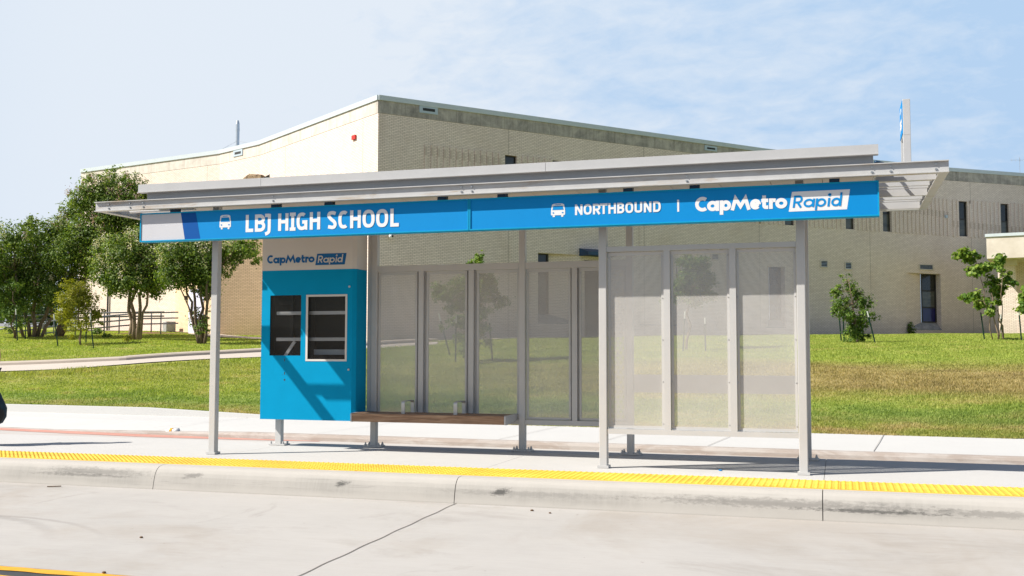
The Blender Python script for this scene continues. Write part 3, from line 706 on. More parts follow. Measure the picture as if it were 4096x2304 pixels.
# rooftop aerial far right
e = at_d(4080, 690, 66); b = MB(); z1 = at_d(4080, 640, 66)[2]; b.tube([(e[0], e[1], 11.6), (e[0], e[1], z1 + .2)], .011, 5)
b.tube([e + RT * -.6 + np.array([0, 0, z1 - e[2]]), e + RT * .9 + np.array([0, 0, z1 - e[2]])], .009, 5)
for k in range(6): q = e + RT * (-.5 + .26 * k) + np.array([0, 0, z1 - e[2]]); b.tube([q - np.array([0, 0, .1]), q + np.array([0, 0, .1])], .007, 4)
b.build('aerial', M['bolt'], sch)
# entrance portico at the right edge
pc = at_d(3946, 985, 53.0); dv = RT[:2] * .88 - FW[:2] * .47; dv /= np.linalg.norm(dv); nv_ = np.array([dv[1], -dv[0]])
dv3 = np.array([*dv, 0]); bk3 = -np.array([*nv_, 0])
zf1 = at_d(3946, 948, 53.0)[2]; zf0 = at_d(3946, 1035, 53.0)[2]; zt1 = at_d(3946, 936, 53.0)[2]
p = np.array([pc[0], pc[1], zf0]); b = MB(); b.obox(p, dv3 * 12, bk3 * 7, np.array([0, 0, zf1 - zf0])); po = b.build('entrance_canopy', M['stucco'], sch)
b = MB(); b.obox(np.array([pc[0], pc[1], zf1 + .002]) - dv3 * .06 - bk3 * .06, dv3 * 12.1, bk3 * 7.1, np.array([0, 0, zt1 - zf1])); b.build('coping', M['metal_grey'], po)
cp = at_d(4000, 1200, 53.6); b = MB(); uvs = []
b.obox(np.array([cp[0], cp[1], 1.0]), (RT * .93 - FW * .36) * np.array([1, 1, 0]) * .76, (FW * .93 + RT * .36) * np.array([1, 1, 0]) * 1.0, np.array([0, 0, zf0 - 1.0 - .3]))
for f in b.f: uvs += [(0, 1.0), (.76, 1.0), (.76, 6), (0, 6)]
b.build('column', M['brick'], sch, uvs=uvs)
b = MB(); b.obox(np.array([cp[0], cp[1], zf0 - .3]) - dv3 * .12 - bk3 * .1, dv3 * .95, bk3 * 1.2, np.array([0, 0, .3])); b.build('column_cap', M['stucco'], sch)
q = cp + RT * 1.0 + FW * 2.0; b = MB(); b.obox(np.array([q[0], q[1], 1.0]), dv3 * 9, bk3 * .3, np.array([0, 0, zf0 - 1.0 - .002])); uvs = []
for f in b.f: uvs += [(0, 1.0), (9, 1.0), (9, 6), (0, 6)]
b.build('brick_wall', M['brick'], sch, uvs=uvs)

# path that skirts the building
b = MB(); line = [W[0] + (W[1] - W[0]) * .1, W[1], E0 + nb * .4, W[3] - RT[:2] * 1.5 - FW[:2] * .5, W[3] - FW[:2] * 1.2] + [W[k] + seg(k - 1)[2] * 1.3 for k in range(4, 8)] + [W[8] + seg(7)[2] * 1.5]
lp = resample(line, .7)
for _ in range(6): lp[1:-1] = (lp[:-2] + lp[1:-1] * 2 + lp[2:]) / 4
vs = []
for k in range(len(lp)):
    tg = lp[min(k + 1, len(lp) - 1)] - lp[max(k - 1, 0)]; tg /= np.linalg.norm(tg); nn = np.array([tg[1], -tg[0]])
    for o in (-.75, 0, .75):
        q = lp[k] + nn * (o + .3); vs.append((q[0], q[1], float(terrain(*q)) + .045))
b.add(vs, [(3 * k + j, 3 * k + j + 1, 3 * k + 4 + j, 3 * k + 3 + j) for k in range(len(lp) - 1) for j in (0, 1)])
tag(b.build('path', M['path']), kind='structure'); PATH = lp

# ------------------------------------------------------------------ bus shelter
sh = thing('bus_shelter', 'silver steel bus shelter with a long blue name sign, perforated screens and a wooden bench', 'bus shelter', (-3.9, 12.0, 0))
XL, XR = -8.82, 1.048; YF, YB = 10.77, 13.6
def channel(bm, y0, y1, z0, z1, xa, xb, web):   # I section running along x
    th = .009; ym = (y0 + y1) / 2
    bm.box(xa, xb, y0, y1, z1 - th, z1); bm.box(xa, xb, y0, y1, z0, z0 + th); bm.box(xa, xb, web, web + .01, z0 + th, z1 - th)
def channel_y(bm, x0, x1, z0, z1, ya, yb, web):
    th = .009
    bm.box(x0, x1, ya, yb, z1 - th, z1); bm.box(x0, x1, ya, yb, z0, z0 + th); bm.box(web, web + .01, ya, yb, z0 + th, z1 - th)
b = MB(); channel(b, YF, YF + .10, 2.997, 3.116, XL, XR, YF + .03); b.build('front_beam', M['beam'], sh)
b = MB(); channel(b, YB - .10, YB, 2.997, 3.116, XL, XR, YB - .05); b.build('rear_beam', M['beam'], sh)
for x in (XL, XR - .09):
    b = MB(); channel_y(b, x, x + .09, 2.999, 3.114, YF + .102, YB - .102, x + .04); b.build('end_beam', M['beam'], sh)
def bolt_mesh():
    b = MB(); b.tube([(0, 0, 0), (0, -.008, 0)], .013, 10); b.tube([(0, -.008, 0), (0, -.017, 0)], .008, 6); return b
me_b = None
for px in (430, 515, 568, 1087, 1842, 1884, 2746, 3490, 3566, 3748):
    for z in (3.082, 3.032):
        X_ = at_y(px, 800, YF)[0]; loc = (X_ + 3.9, YF + .03 - 12.0, z)
        if me_b is None:
            o = bolt_mesh().build('bolt', M['bolt']); me_b = o.data
        else:
            o = bpy.data.objects.new('bolt', me_b); C.objects.link(o)
        o.parent = sh; o.location = loc
# upper fascia gutter: three lengths
b = MB(); cuts = [-8.18, at_y(1043, 720, YF)[0], at_y(2182, 660, YF)[0], .409]
for k in range(3):
    xa, xb = cuts[k] + .002, cuts[k + 1] - .002
    b.box(xa, xb, YF, YF + .01, 3.212, 3.304); b.box(xa, xb, YF - .012, YF + .075, 3.203, 3.212); b.box(xa, xb, YF + .01, YF + .2, 3.296, 3.304)
b.build('roof_fascia', M['steel_lt'], sh)
b = MB(); b.box(-8.10, .36, YF + .075, YF + .085, 3.116, 3.296)
b.box(-8.10, .36, YF + .085, YB - .05, 3.15, 3.26); b.build('roof_deck', M['deck'], sh)
b = MB(); xs_ = np.arange(-8.16, .4, .535)
for k in range(len(xs_)): b.box(xs_[k] + .003, min(xs_[k] + .532, .38), YF + .105, YB - .105, 3.085, 3.10)
b.build('ceiling', M['ceiling'], sh)
b = MB(); b.box(-8.17, .385, YF + .103, YB - .104, 3.101, 3.116); b.build('ceiling_backing', M['dark'], sh)
b = MB(); b.tube([(-8.55, YF + .35, 3.03), (-7.6, YF + .35, 3.03)], .022, 8); b.build('lit_slat_tube', M['white'], sh)  # white tube standing in for the sunlit part of a louvre slat
# louvre ends
for x0_, x1_, zl in ((XL + .052, -8.175, 3.045), (.392, XR - .09, 2.985)):
    for k, y in enumerate((11.12, 12.22, 13.3)):
        b = MB(); b.box(x0_, x1_, y, y + .05, zl, 3.108); b.build('louvre_slat', M['steel_lt'], sh)
    for y in (11.55, 11.88, 12.06, 12.62, 12.92, 13.1):
        b = MB(); b.box(x0_, x1_, y, y + .045, 3.045, 3.095); b.build('louvre_slat', M['steel_lt'], sh)
# posts
def post(x, y, z1, w=.082, plate=True, front=False):
    b = MB(); b.box(x - w / 2, x + w / 2, y - w / 2, y + w / 2, .012, z1); o = b.build('post', M['steel'], sh, bevel=.006)
    b = MB()
    if plate:
        b.box(x - .125, x + .125, y - .085, y + .085, .004, .022)
        for sx in (-.095, .095):
            for sy in (-.06, .06): b.tube([(x + sx, y + sy, .022), (x + sx, y + sy, .04)], .018, 6); b.tube([(x + sx, y + sy, .04), (x + sx, y + sy, .062)], .010, 6)
    else:
        b.box(x - .062, x + .062, y - .062, y + .062, .003, .03)
    b.build('base_plate', M['steel'], o)
    if front:
        b = MB(); b.box(x + w / 2 + .001, x + w / 2 + .004, y - .03, y + .03, .05, .17); b.build('access_cover', M['steel'], o)
    return o
FY, BYY = 11.25, 12.79
for x in (-7.363, -2.462, -.362): post(x, FY, 3.084, .086, False, True)
for x in (-5.915, -3.852, -2.462, -.362): post(x, BYY, 3.084)
# screens
def screen(x0, x1, y, z0, z1):
    b = MB(); b.box(x0 + .024, x1 - .024, y, y + .003, z0 + .03, z1 - .035); o = b.build('screen_panel', M['perf'], sh)
    b = MB(); f = .026
    b.box(x0, x0 + f, y - .008, y + .014, z0, z1); b.box(x1 - f, x1, y - .008, y + .014, z0, z1)
    b.box(x0 + f, x1 - f, y - .008, y + .014, z0, z0 + .032); b.box(x0 + f, x1 - f, y - .008, y + .014, z1 - .037, z1); b.build('panel_frame', M['steel'], o)
    b = MB()
    for x in (x0 + .012, x1 - .012):
        for q in np.linspace(z0 + .06, z1 - .06, 5): b.sphere((x, y - .009, q), .007, 6, 3, (1, .7, 1))
    b.build('screw', M['bolt'], o)
for x0_, x1_ in ((-2.408, -1.797), (-1.719, -1.097), (-1.022, -.410)): screen(x0_, x1_, FY + .01, .43, 2.352)
for x in (-1.758, -1.0595): b = MB(); b.box(x - .034, x + .034, FY - .03, FY + .03, .425, 2.357); b.build('mullion', M['steel'], sh)
for z0, z1 in ((.372, .425), (2.357, 2.413)): b = MB(); b.box(-2.418, -.406, FY - .034, FY + .034, z0, z1); b.build('screen_rail', M['steel'], sh)
for x0_, x1_ in ((-5.868, -5.310), (-5.176, -4.612), (-4.474, -3.902), (-3.800, -3.220), (-3.110, -2.515)): screen(x0_, x1_, BYY + .01, .403, 2.319)
for x in (-5.243, -4.543, -3.165): b = MB(); b.box(x - .034, x + .034, BYY - .03, BYY + .03, .401, 2.321); b.box(x - .072, x - .0341, BYY + .025, BYY + .031, .401, 2.321); b.box(x + .0341, x + .072, BYY + .025, BYY + .031, .401, 2.321); b.build('mullion', M['steel'], sh)
for xa, xb in ((-5.873, -3.895), (-3.809, -2.505)):
    for z0, z1 in ((.338, .40), (2.322, 2.405)): b = MB(); b.box(xa, xb, BYY - .034, BYY + .034, z0, z1); b.build('screen_rail', M['steel'], sh)
b = MB(); b.box(-2.418, -.406, BYY - .02, BYY + .02, .765, .985); b.build('leaning_rail', M['steel'], sh)
# bench
b = MB(); bx0, bx1 = -5.985, -3.93; b.box(bx0, bx1, 12.26, 12.33, .365, .470)
for k in range(4): y = 12.34 + k * .105; b.box(bx0, bx1, y, y + .095, .435, .470)
bn = b.build('bench', M['wood'], sh, bevel=.006)
for x, w in ((bx1 + .001, .018), (bx0 - .019, .018)):
    b = MB(); b.prism([(12.255, .372), (12.265, .362), (12.30, .36), (12.76, .395), (12.76, .478), (12.265, .474), (12.255, .462)], 'x', x, x + w); b.build('end_plate', M['steel_lt'], bn)
b = MB(); b.box(-5.93, -3.95, 12.55, 12.60, .38, .433); b.build('seat_bearer', M['steel'], bn)
for px in (1615, 1824):
    X_ = at_y(px, 1630, 12.42)[0]; b = MB(); w = .024
    path_ = [(12.40, .47), (12.40, .60)] + [(12.43 - .03 * math.cos(q), .60 + .03 * math.sin(q)) for q in np.linspace(.3, PI / 2, 4)] + [(12.68 + .03 * math.sin(q), .60 + .03 * math.cos(q)) for q in np.linspace(0, PI / 2, 4)] + [(12.71, .47)]
    vs = []
    for k, (y, z) in enumerate(path_):
        a = np.array(path_[min(k + 1, len(path_) - 1)]) - np.array(path_[max(k - 1, 0)]); a /= np.linalg.norm(a); nn = np.array([-a[1], a[0]]) * .005
        for sx in (-w, w):
            for s in (1, -1): vs.append((X_ + sx, y + nn[0] * s, z + nn[1] * s))
    m = len(path_)
    fs = []
    for k in range(m - 1):
        A, B = 4 * k, 4 * k + 4
        fs += [(A, A + 2, B + 2, B), (A + 3, A + 1, B + 1, B + 3), (A + 1, A, B, B + 1), (A + 2, A + 3, B + 3, B + 2)]
    b.add(vs, fs); b.build('armrest', M['galv'], bn)

# ------------------------------------------------------------------ lettering: stroke glyphs
def arc(cx, cy, rx, ry, a0, a1, n=16): return [(cx + rx * math.cos(math.radians(a0 + (a1 - a0) * k / n)), cy + ry * math.sin(math.radians(a0 + (a1 - a0) * k / n))) for k in range(n + 1)]
def sup(cx, cy, rx, ry, a0, a1, n=28, e=.78):
    o = []
    for k in range(n + 1):
        q = math.radians(a0 + (a1 - a0) * k / n); c, s = math.cos(q), math.sin(q)
        o.append((cx + rx * math.copysign(abs(c) ** e, c), cy + ry * math.copysign(abs(s) ** e, s)))
    return o
def smooth(p, n=8):
    p = [np.array(q, float) for q in p]; p = [2 * p[0] - p[1]] + p + [2 * p[-1] - p[-2]]; o = []
    for k in range(1, len(p) - 2):
        for j in range(n):
            t_ = j / n; o.append(tuple(.5 * (2 * p[k] + (p[k + 1] - p[k - 1]) * t_ + (2 * p[k - 1] - 5 * p[k] + 4 * p[k + 1] - p[k + 2]) * t_ ** 2 + (3 * p[k] - p[k - 1] - 3 * p[k + 1] + p[k + 2]) * t_ ** 3)))
    return o + [tuple(p[-2])]
def glyph(ch, w, t):
    h = t / 2; R = w - h; T = 1 - h; m = w / 2
    if ch == 'L': return [[(h, 1), (h, h), (w, h)]]
    if ch == 'B':
        r = min(.24, w * .45); Mh = .53
        return [[(h, 0), (h, 1)], [(h, T)] + [(R - .03 - r, T)] + arc(R - .03 - r, (T + Mh) / 2, r, (T - Mh) / 2, 90, -90) + [(h, Mh)], [(R - r, Mh)] + arc(R - r, (Mh + h) / 2, r, (Mh - h) / 2, 90, -90) + [(h, h)]]
    if ch == 'J': return [smooth([(R, 1), (R, .6), (R, .25), (R - .02, -.0), (R - .12, -.10), (R - .26, -.15)]), [(R - .28, T + .02), (R, T + .02)]]
    if ch == 'H': return [[(h, 0), (h, 1)], [(R, 0), (R, 1)], [(h, .52), (R, .52)]]
    if ch == 'I': return [[(m, 0), (m, 1)], [(0, T + .02), (w, T + .02)], [(0, h - .02), (w, h - .02)]]
    if ch == 'G': return [sup(m, .5, m - h, .5 - h, 55, 300) + [(R, .12), (R, .46), (m + .02, .46)]]
    if ch == 'C': return [sup(m + .02, .5, m - h + .02, .5 - h, 55, 305)]
    if ch == 'O': return [sup(m, .5, m - h, .5 - h, 0, 360, 40)]
    if ch == 'S': return [smooth([(R + .02, .86), (R - .1, T), (m, T + .01), (h + .05, .88), (h, .74), (h + .1, .6), (m, .51), (R - .08, .42), (R, .27), (R - .06, .12), (m, h - .01), (h + .06, h + .02), (h - .04, .13)])]
    if ch == 'N': return [[(h, 0), (h, 1)], [(R, 0), (R, 1)], [(h, .93), (R, .07)]]
    if ch == 'R':
        r = min(.24, w * .42); Mh = .44
        return [[(h, 0), (h, 1)], [(h, T), (R - r, T)] + arc(R - r, (T + Mh) / 2, r, (T - Mh) / 2, 90, -90) + [(h, Mh)], [(m - .02, Mh), (R + .02, 0)]]
    if ch == 'T': return [[(m, 0), (m, 1)], [(0, T), (w, T)]]
    if ch == 'U': return [[(h, 1), (h, .3)] + sup(m, .3, m - h, .3 - h, 180, 360, 20) + [(R, 1)]]
    if ch == 'D': return [[(h, 0), (h, 1)], [(h, T), (m - .05, T)] + sup(m - .05, .5, R - m + .05, .5 - h, 90, -90, 24) + [(h, h)]]
    if ch == '|': return [[(m, 0), (m, 1)]]
    # geometric lower case; x height .70
    xh = .70; rr = xh / 2 - h
    if ch == 'c_': return []
    if ch == 'Cg': return [arc(.5, .5, .5 - h, .5 - h, 52, 308, 30)]
    if ch == 'a': return [arc(m - h * .3, xh / 2, m - h * 1.3 + .0, rr, 0, 360, 32), [(R, 0), (R, xh)]]
    if ch == 'p': return [arc(m + h * .3, xh / 2, m - h * 1.3, rr, 0, 360, 32), [(h, -.27), (h, xh)]]
    if ch == 'd': return [arc(m - h * .3, xh / 2, m - h * 1.3, rr, 0, 360, 32), [(R, 0), (R, 1.12)]]
    if ch == 'o': return [arc(m, xh / 2, m - h, rr, 0, 360, 32)]
    if ch == 'e': return [[(h + .03, xh * .47), (R, xh * .47)], arc(m, xh / 2, m - h, rr, -4, 318, 30)]
    if ch == 't': return [[(h + .06, .92), (h + .06, .24)] + arc(.30, .24, .24 - h, .24 - h, 180, 270, 8) + [(w, h)], [(0, xh - h), (w, xh - h)]]
    if ch == 'r': return [[(h, 0), (h, xh)], smooth([(h, .38), (h + .08, .55), (m + .1, xh - h - .01), (w, xh - h - .02)])]
    if ch == 'M': return [[(h, 0), (w * .26, .78), (w * .5, .26), (w * .74, .78), (R, 0)]]
    if ch == 'i': return [[(m, 0), (m, xh)], arc(m, .96, h * .6, h * .6, 0, 360, 14)]
    return []
def ribbon(bm, pts, t, fn, off):
    pts = [np.array(p, float) for p in pts]; cl = np.linalg.norm(pts[0] - pts[-1]) < 1e-6
    q = [pts[0]]
    for p in pts[1:]:
        if np.linalg.norm(p - q[-1]) > 1e-5: q.append(p)
    pts = q; m = len(pts); vs = []
    for k in range(m):
        if cl: a, c = pts[k] - pts[k - 1 if k else m - 2], pts[(k + 1) if k < m - 1 else 1] - pts[k]
        else: a, c = pts[k] - pts[max(k - 1, 0)], pts[min(k + 1, m - 1)] - pts[k]
        if np.linalg.norm(a) < 1e-9: a = c
        if np.linalg.norm(c) < 1e-9: c = a
        a = a / np.linalg.norm(a); c = c / np.linalg.norm(c); n1 = np.array([-a[1], a[0]]); n2 = np.array([-c[1], c[0]]); n_ = n1 + n2; n_ /= np.linalg.norm(n_) + 1e-9
        l = (t / 2) / max(.35, n_ @ n1)
        vs += [fn(*(pts[k] + n_ * l), off), fn(*(pts[k] - n_ * l), off)]
    bm.add(vs, [(2 * k, 2 * k + 1, 2 * k + 3, 2 * k + 2) for k in range(m - 1)])
def letters(bm, items, base, H, t, y, shear=0, step=.00012, x_of=None):
    off = [.0]
    for ch, xa, xb in items:
        w = (xb - xa) / H
        for st in glyph(ch, w, t):
            off[0] += step
            def fn(u, v, o, xa=xa): return (xa + (u + shear * v) * H, y - .0015 - o, base + v * H)
            ribbon(bm, st, t, fn, off[0])
YS = 10.86
def sx(px, y=YS): return at_y(px, 860, y)[0]
def bus_icon(name, x0, x1, z0, z1, y, fg, bg, parent, axis=None):
    w = x1 - x0; hgt = z1 - z0
    A = axis or (lambda u, v, o: (x0 + u * w, y - .002 - o, z0 + v * hgt))
    b = MB(); body = [(.03, .13), (.97, .13), (1.0, .2), (1.0, .45), (.93, .92), (.80, .985), (.5, 1.0), (.20, .985), (.07, .92), (0, .45), (0, .2)]
    b.add([A(u, v, 0) for u, v in body], [tuple(range(len(body)))])
    for u in (.12, .72): b.add([A(u, .125, .0), A(u, .03, 0), A(u + .03, 0, 0), A(u + .13, 0, 0), A(u + .16, .03, 0), A(u + .16, .125, 0)], [(0, 1, 2, 3, 4, 5)])
    o = b.build(name, fg, parent)
    b = MB(); b.add([A(u, v, .0015) for u, v in ((.30, .885), (.70, .885), (.72, .905), (.70, .93), (.30, .93), (.28, .905))], [tuple(range(6))])
    b.add([A(u, v, .0015) for u, v in ((.10, .52), (.90, .52), (.84, .80), (.80, .82), (.20, .82), (.16, .80))], [tuple(range(6))])
    for cu in (.17, .83): b.add([A(cu + .065 * math.cos(q), .31 + .05 * math.sin(q), .0015) for q in np.linspace(0, 2 * PI, 14)[:-1]], [tuple(range(13))])
    b.build(name + '_cutout', bg, parent)
    return o

# sign: two boxes
zb0, zb1 = 2.606, 2.958
signs = []
for xa, xb in ((-8.204, -3.898), (-3.892, .409)):
    b = MB(); b.box(xa, xb, YS + .006, YS + .12, zb0 + .004, zb1); so = b.build('sign', M['blue'], sh)
    b = MB(); f = .014
    b.box(xa, xb, YS - .004, YS + .0055, zb0, zb0 + f); b.box(xa, xb, YS - .004, YS + .0055, zb1 - f, zb1 + .001)
    b.box(xa, xa + f, YS - .004, YS + .0055, zb0 + f, zb1 - f); b.box(xb - f, xb, YS - .004, YS + .0055, zb0 + f, zb1 - f); b.box(xa, xb, YS + .0055, YS + .12, zb0 - .003, zb0 + .0035)
    b.build('sign_frame', M['blue_edge'], so); signs.append(so)
YL = YS + .006
b = MB(); zz0, zz1 = zb0 + .014, zb1 - .014
xw0, xw1, xw2 = sx(721), sx(741), 0
b.add([(-8.19, YL - .001, zz0), (sx(740), YL - .001, zz0), (sx(722), YL - .001, zz1), (-8.19, YL - .001, zz1)], [(0, 1, 2, 3)]); b.build('white_field', M['offwhite'], signs[0])
b = MB(); b.add([(sx(740) + .001, YL - .001, zz0), (sx(802), YL - .001, zz0), (sx(782), YL - .001, zz1), (sx(722) + .001, YL - .001, zz1)], [(0, 1, 2, 3)]); b.build('dark_field', M['blue_dark'], signs[0])
Hc = .207; zc = zb0 + .073
b = MB(); it = [(c, sx(850 + a / 3.22), sx(850 + e / 3.22)) for c, a, e in (('L', 427, 525), ('B', 546, 680), ('J', 690, 750), ('H', 845, 977), ('I', 995, 1070), ('G', 1082, 1222), ('H', 1252, 1387), ('S', 1477, 1600), ('C', 1620, 1752), ('H', 1772, 1910), ('O', 1932, 2088), ('O', 2107, 2262), ('L', 2290, 2400))]
letters(b, it, zc, Hc, .195, YL); b.build('lettering', M['white'], signs[0])
bus_icon('bus_emblem', sx(878), sx(923.5), zb0 + .118, zb0 + .292, YL, M['white'], M['blue'], signs[0])
b = MB(); q = 2.453
it = [(c, sx(2150 + a / q), sx(2150 + e / q)) for c, a, e in (('N', 367, 441), ('O', 452, 531), ('R', 543, 617), ('T', 611, 687), ('H', 695, 770), ('B', 782, 852), ('O', 862, 940), ('U', 952, 1028), ('N', 1043, 1118), ('D', 1135, 1210))]
letters(b, it, zb0 + .124, .114, .205, YL); b.build('lettering', M['white'], signs[1])
b = MB(); letters(b, [('|', sx(2150 + 1369 / q), sx(2150 + 1392 / q))], zb0 + .118, .126, .16, YL); b.build('divider_bar', M['white'], signs[1])
bus_icon('bus_emblem', sx(2203.5), sx(2260), zb0 + .112, zb0 + .258, YL, M['white'], M['blue'], signs[1])
CM = [('Cg', 1547, 1662), ('a', 1664, 1783), ('p', 1788, 1900), ('M', 1893, 2094), ('e', 2087, 2193), ('t', 2198, 2265), ('r', 2273, 2339), ('o', 2335, 2452)]
RP = [('R', 808, 975), ('a', 1000, 1205), ('p', 1222, 1415), ('i', 1432, 1500), ('d', 1510, 1700)]
def logo(fn_x, zbase, H, y, fg, bx, letter_m, parent, box_m, rp_x, rz, rH):
    b = MB(); letters(b, [(c, fn_x(a), fn_x(e)) for c, a, e in CM], zbase, H, .24, y); b.build('lettering', fg, parent)
    b = MB(); b.add([(x, y - .0012, z) for x, z in bx], [(0, 1, 2, 3)]); bo = b.build('logo_box', box_m, parent)
    b = MB(); letters(b, [(c, rp_x(a), rp_x(e)) for c, a, e in RP], rz, rH, .165, y - .0018, .13); b.build('logo_word', letter_m, parent)
bxp = [at_y(x, y, YL) for x, y in ((3155, 847), (3388, 837), (3400, 757), (3168, 767.6))]
logo(lambda a: sx(2150 + a / q), zb0 + .110, .153, YL, M['white'], [(p[0], p[2]) for p in bxp], M['blue'], signs[1], M['white'], lambda a: sx(3000 + a / 4.6) - .012, zb0 + .112, .123)
for px in (690, 1095, 1309, 1763, 2004, 2510, 2777, 3340):
    X_ = sx(px); b = MB(); b.box(X_ - .05, X_ + .05, YS + .02, YS + .10, zb1 + .001, 3.084); b.build('sign_bracket', M['bracket'], sh)

# roof pylon sign on the louvre
pyx = thing('pylon_sign', 'slim white pylon sign with blue face on the right end of the shelter roof', 'sign', (.78, 12.6, 3.117))
b = MB(); b.box(.742, .822, 12.5, 12.60, 3.118, 3.72); b.box(.742, .822, 12.5, 12.98, 3.72, 4.135); b.build('pylon', M['steel_lt'], pyx, bevel=.004)
b = MB(); b.box(.742, .775, 12.9, 12.97, 3.118, 3.719); b.build('rear_leg', M['steel_lt'], pyx)
b = MB(); b.box(.735, .7415, 12.515, 12.965, 3.745, 4.12); fo = b.build('sign_face', M['blue'], pyx)
bus_icon('bus_emblem', 0, 1, 0, 1, 0, M['white'], M['blue'], fo, axis=lambda u, v, o: (.7345 - .0015 - o, 12.90 - u * .3, 3.80 + v * .27))
b = MB(); b.box(.70, .86, 12.46, 12.64, 3.117, 3.1178 + .004); b.box(.66, .742, 12.52, 12.56, 3.118, 3.15); b.build('foot', M['steel_lt'], pyx)
b = MB(); cp_ = [(.40, 11.4, 3.24), (.47, 11.5, 3.235), (.54, 11.65, 3.22), (.62, 11.9, 3.17), (.70, 12.3, 3.13), (.74, 12.47, 3.128)]; b.tube(smooth_ := [tuple(p) for p in cp_], .018, 8); b.build('conduit', M['bracket'], pyx, smooth=True)

# ------------------------------------------------------------------ kiosk
KY0, KY1 = 12.40, 12.74; kx0, kx1 = -7.405, -6.018
ki = thing('kiosk', 'tall blue and beige information kiosk with two empty windows at the left of the bench', 'kiosk', (-6.7, 12.6, 0))
kz0, kzc, kz1 = .36, 2.347, 3.083
b = MB()
w1 = (-7.277, -6.812, 1.208, 2.012); w2 = (-6.735, -6.136, 1.135, 2.013)
def front(x0, x1, z0, z1, holes):
    xs_ = sorted({x0, x1} | {h[0] for h in holes} | {h[1] for h in holes}); zs_ = sorted({z0, z1} | {h[2] for h in holes} | {h[3] for h in holes})
    for p in range(len(xs_) - 1):
        for q_ in range(len(zs_) - 1):
            cx, cz = (xs_[p] + xs_[p + 1]) / 2, (zs_[q_] + zs_[q_ + 1]) / 2
            if any(h[0] < cx < h[1] and h[2] < cz < h[3] for h in holes): continue
            b.add([(xs_[p], KY0, zs_[q_]), (xs_[p + 1], KY0, zs_[q_]), (xs_[p + 1], KY0, zs_[q_ + 1]), (xs_[p], KY0, zs_[q_ + 1])], [(0, 1, 2, 3)])
    for h in holes:
        d = .012
        b.add([(h[0], KY0, h[2]), (h[1], KY0, h[2]), (h[1], KY0, h[3]), (h[0], KY0, h[3]), (h[0], KY0 + d, h[2]), (h[1], KY0 + d, h[2]), (h[1], KY0 + d, h[3]), (h[0], KY0 + d, h[3])], [(0, 4, 5, 1), (1, 5, 6, 2), (2, 6, 7, 3), (3, 7, 4, 0)])
kxf = -6.066
front(kx0, kxf, kz0, kzc, [w1, w2])
def shell(bm, z0, z1, gap=True):
    bm.add([(kxf, KY0, z0), (kx1, KY0 + .035, z0), (kx1, KY0 + .035, z1), (kxf, KY0, z1)], [(0, 1, 2, 3)])
    bm.add([(kx1, KY0 + .035, z0), (kx1, KY1, z0), (kx1, KY1, z1), (kx1, KY0 + .035, z1)], [(0, 1, 2, 3)])
    bm.add([(kx0, KY1, z0), (kx0, KY0, z0), (kx0, KY0, z1), (kx0, KY1, z1)], [(0, 1, 2, 3)])
    bm.add([(kx1, KY1, z0), (kx0, KY1, z0), (kx0, KY1, z1), (kx1, KY1, z1)], [(0, 1, 2, 3)])
shell(b, kz0, kzc); b.add([(kx0, KY0, kz0), (kxf, KY0, kz0), (kx1, KY0 + .035, kz0), (kx1, KY1, kz0), (kx0, KY1, kz0)], [(4, 3, 2, 1, 0)])
cab = b.build('cabinet', M['kiosk_blue'], ki)
b = MB(); b.add([(kx0, KY0, kzc), (kxf, KY0, kzc), (kxf, KY0, kz1), (kx0, KY0, kz1)], [(0, 1, 2, 3)]); shell(b, kzc, kz1); hd_ = b.build('header', M['kiosk_grey'], ki)
b = MB(); b.box(kx0 + .02, kx1 - .06, KY0 + .29, KY0 + .31, kz0 + .02, kzc - .02); b.box(kx0 + .02, kx0 + .03, KY0 + .02, KY0 + .29, kz0 + .02, kzc - .02); b.box(kx1 - .07, kx1 - .06, KY0 + .05, KY0 + .29, kz0 + .02, kzc - .02)
b.box(-6.79, -6.755, KY0 + .02, KY0 + .29, kz0 + .02, kzc - .02); b.build('interior', M['black'], ki)
b = MB(); b.box(-6.017, -5.957, 12.765, 12.80, .40, 3.08); b.build('filler_plate', M['steel'], ki)
for x0_, x1_, z in ((w1[0] + .06, -6.80, 1.775), (w1[0] + .06, -6.80, 1.425), (-6.73, w2[1] + .02, 1.775), (-6.73, w2[1] + .02, 1.425)):
    b = MB(); b.box(x0_, x1_, KY0 + .07, KY0 + .10, z - .022, z + .022); b.box(x0_, x1_, KY0 + .064, KY0 + .07, z - .006, z + .006); b.build('crossbar', M['galv'], ki)
b = MB(); b.obox((-7.165, KY0 + .10, 1.15), (.19, 0, .26), (.035, 0, -.025), (0, .02, 0)); b.build('brace', M['galv'], ki)
b = MB(); b.box(-6.215, -6.175, KY0 + .11, KY0 + .13, 1.447, 1.753); b.build('upright', M['galv'], ki)
for xa in (-7.10, -6.87): b = MB(); b.box(xa, xa + .045, KY0 + .22, KY0 + .26, .5, 2.3); b.build('upright', M['dark'], ki)
b = MB(); b.box(-7.26, -7.05, KY0 + .20, KY0 + .23, 1.90, 1.945); b.build('cable_tray', M['dark'], ki)
b = MB(); b.box(-6.72, -6.15, KY0 + .20, KY0 + .22, 1.22, 1.29); b.build('cable_tray', M['metal_grey'], ki)
b = MB(); f = .026
for (x0_, x1_, z0, z1) in ((w2[0], w2[0] + f, w2[2], w2[3]), (w2[1] - f, w2[1], w2[2], w2[3]), (w2[0] + f, w2[1] - f, w2[2], w2[2] + f), (w2[0] + f, w2[1] - f, w2[3] - f, w2[3])): b.box(x0_ - .002 if x0_ == w2[0] else x0_, x1_, KY0 - .004, KY0 + .008, z0, z1)
b.build('window_frame', M['kiosk_grey'], ki)
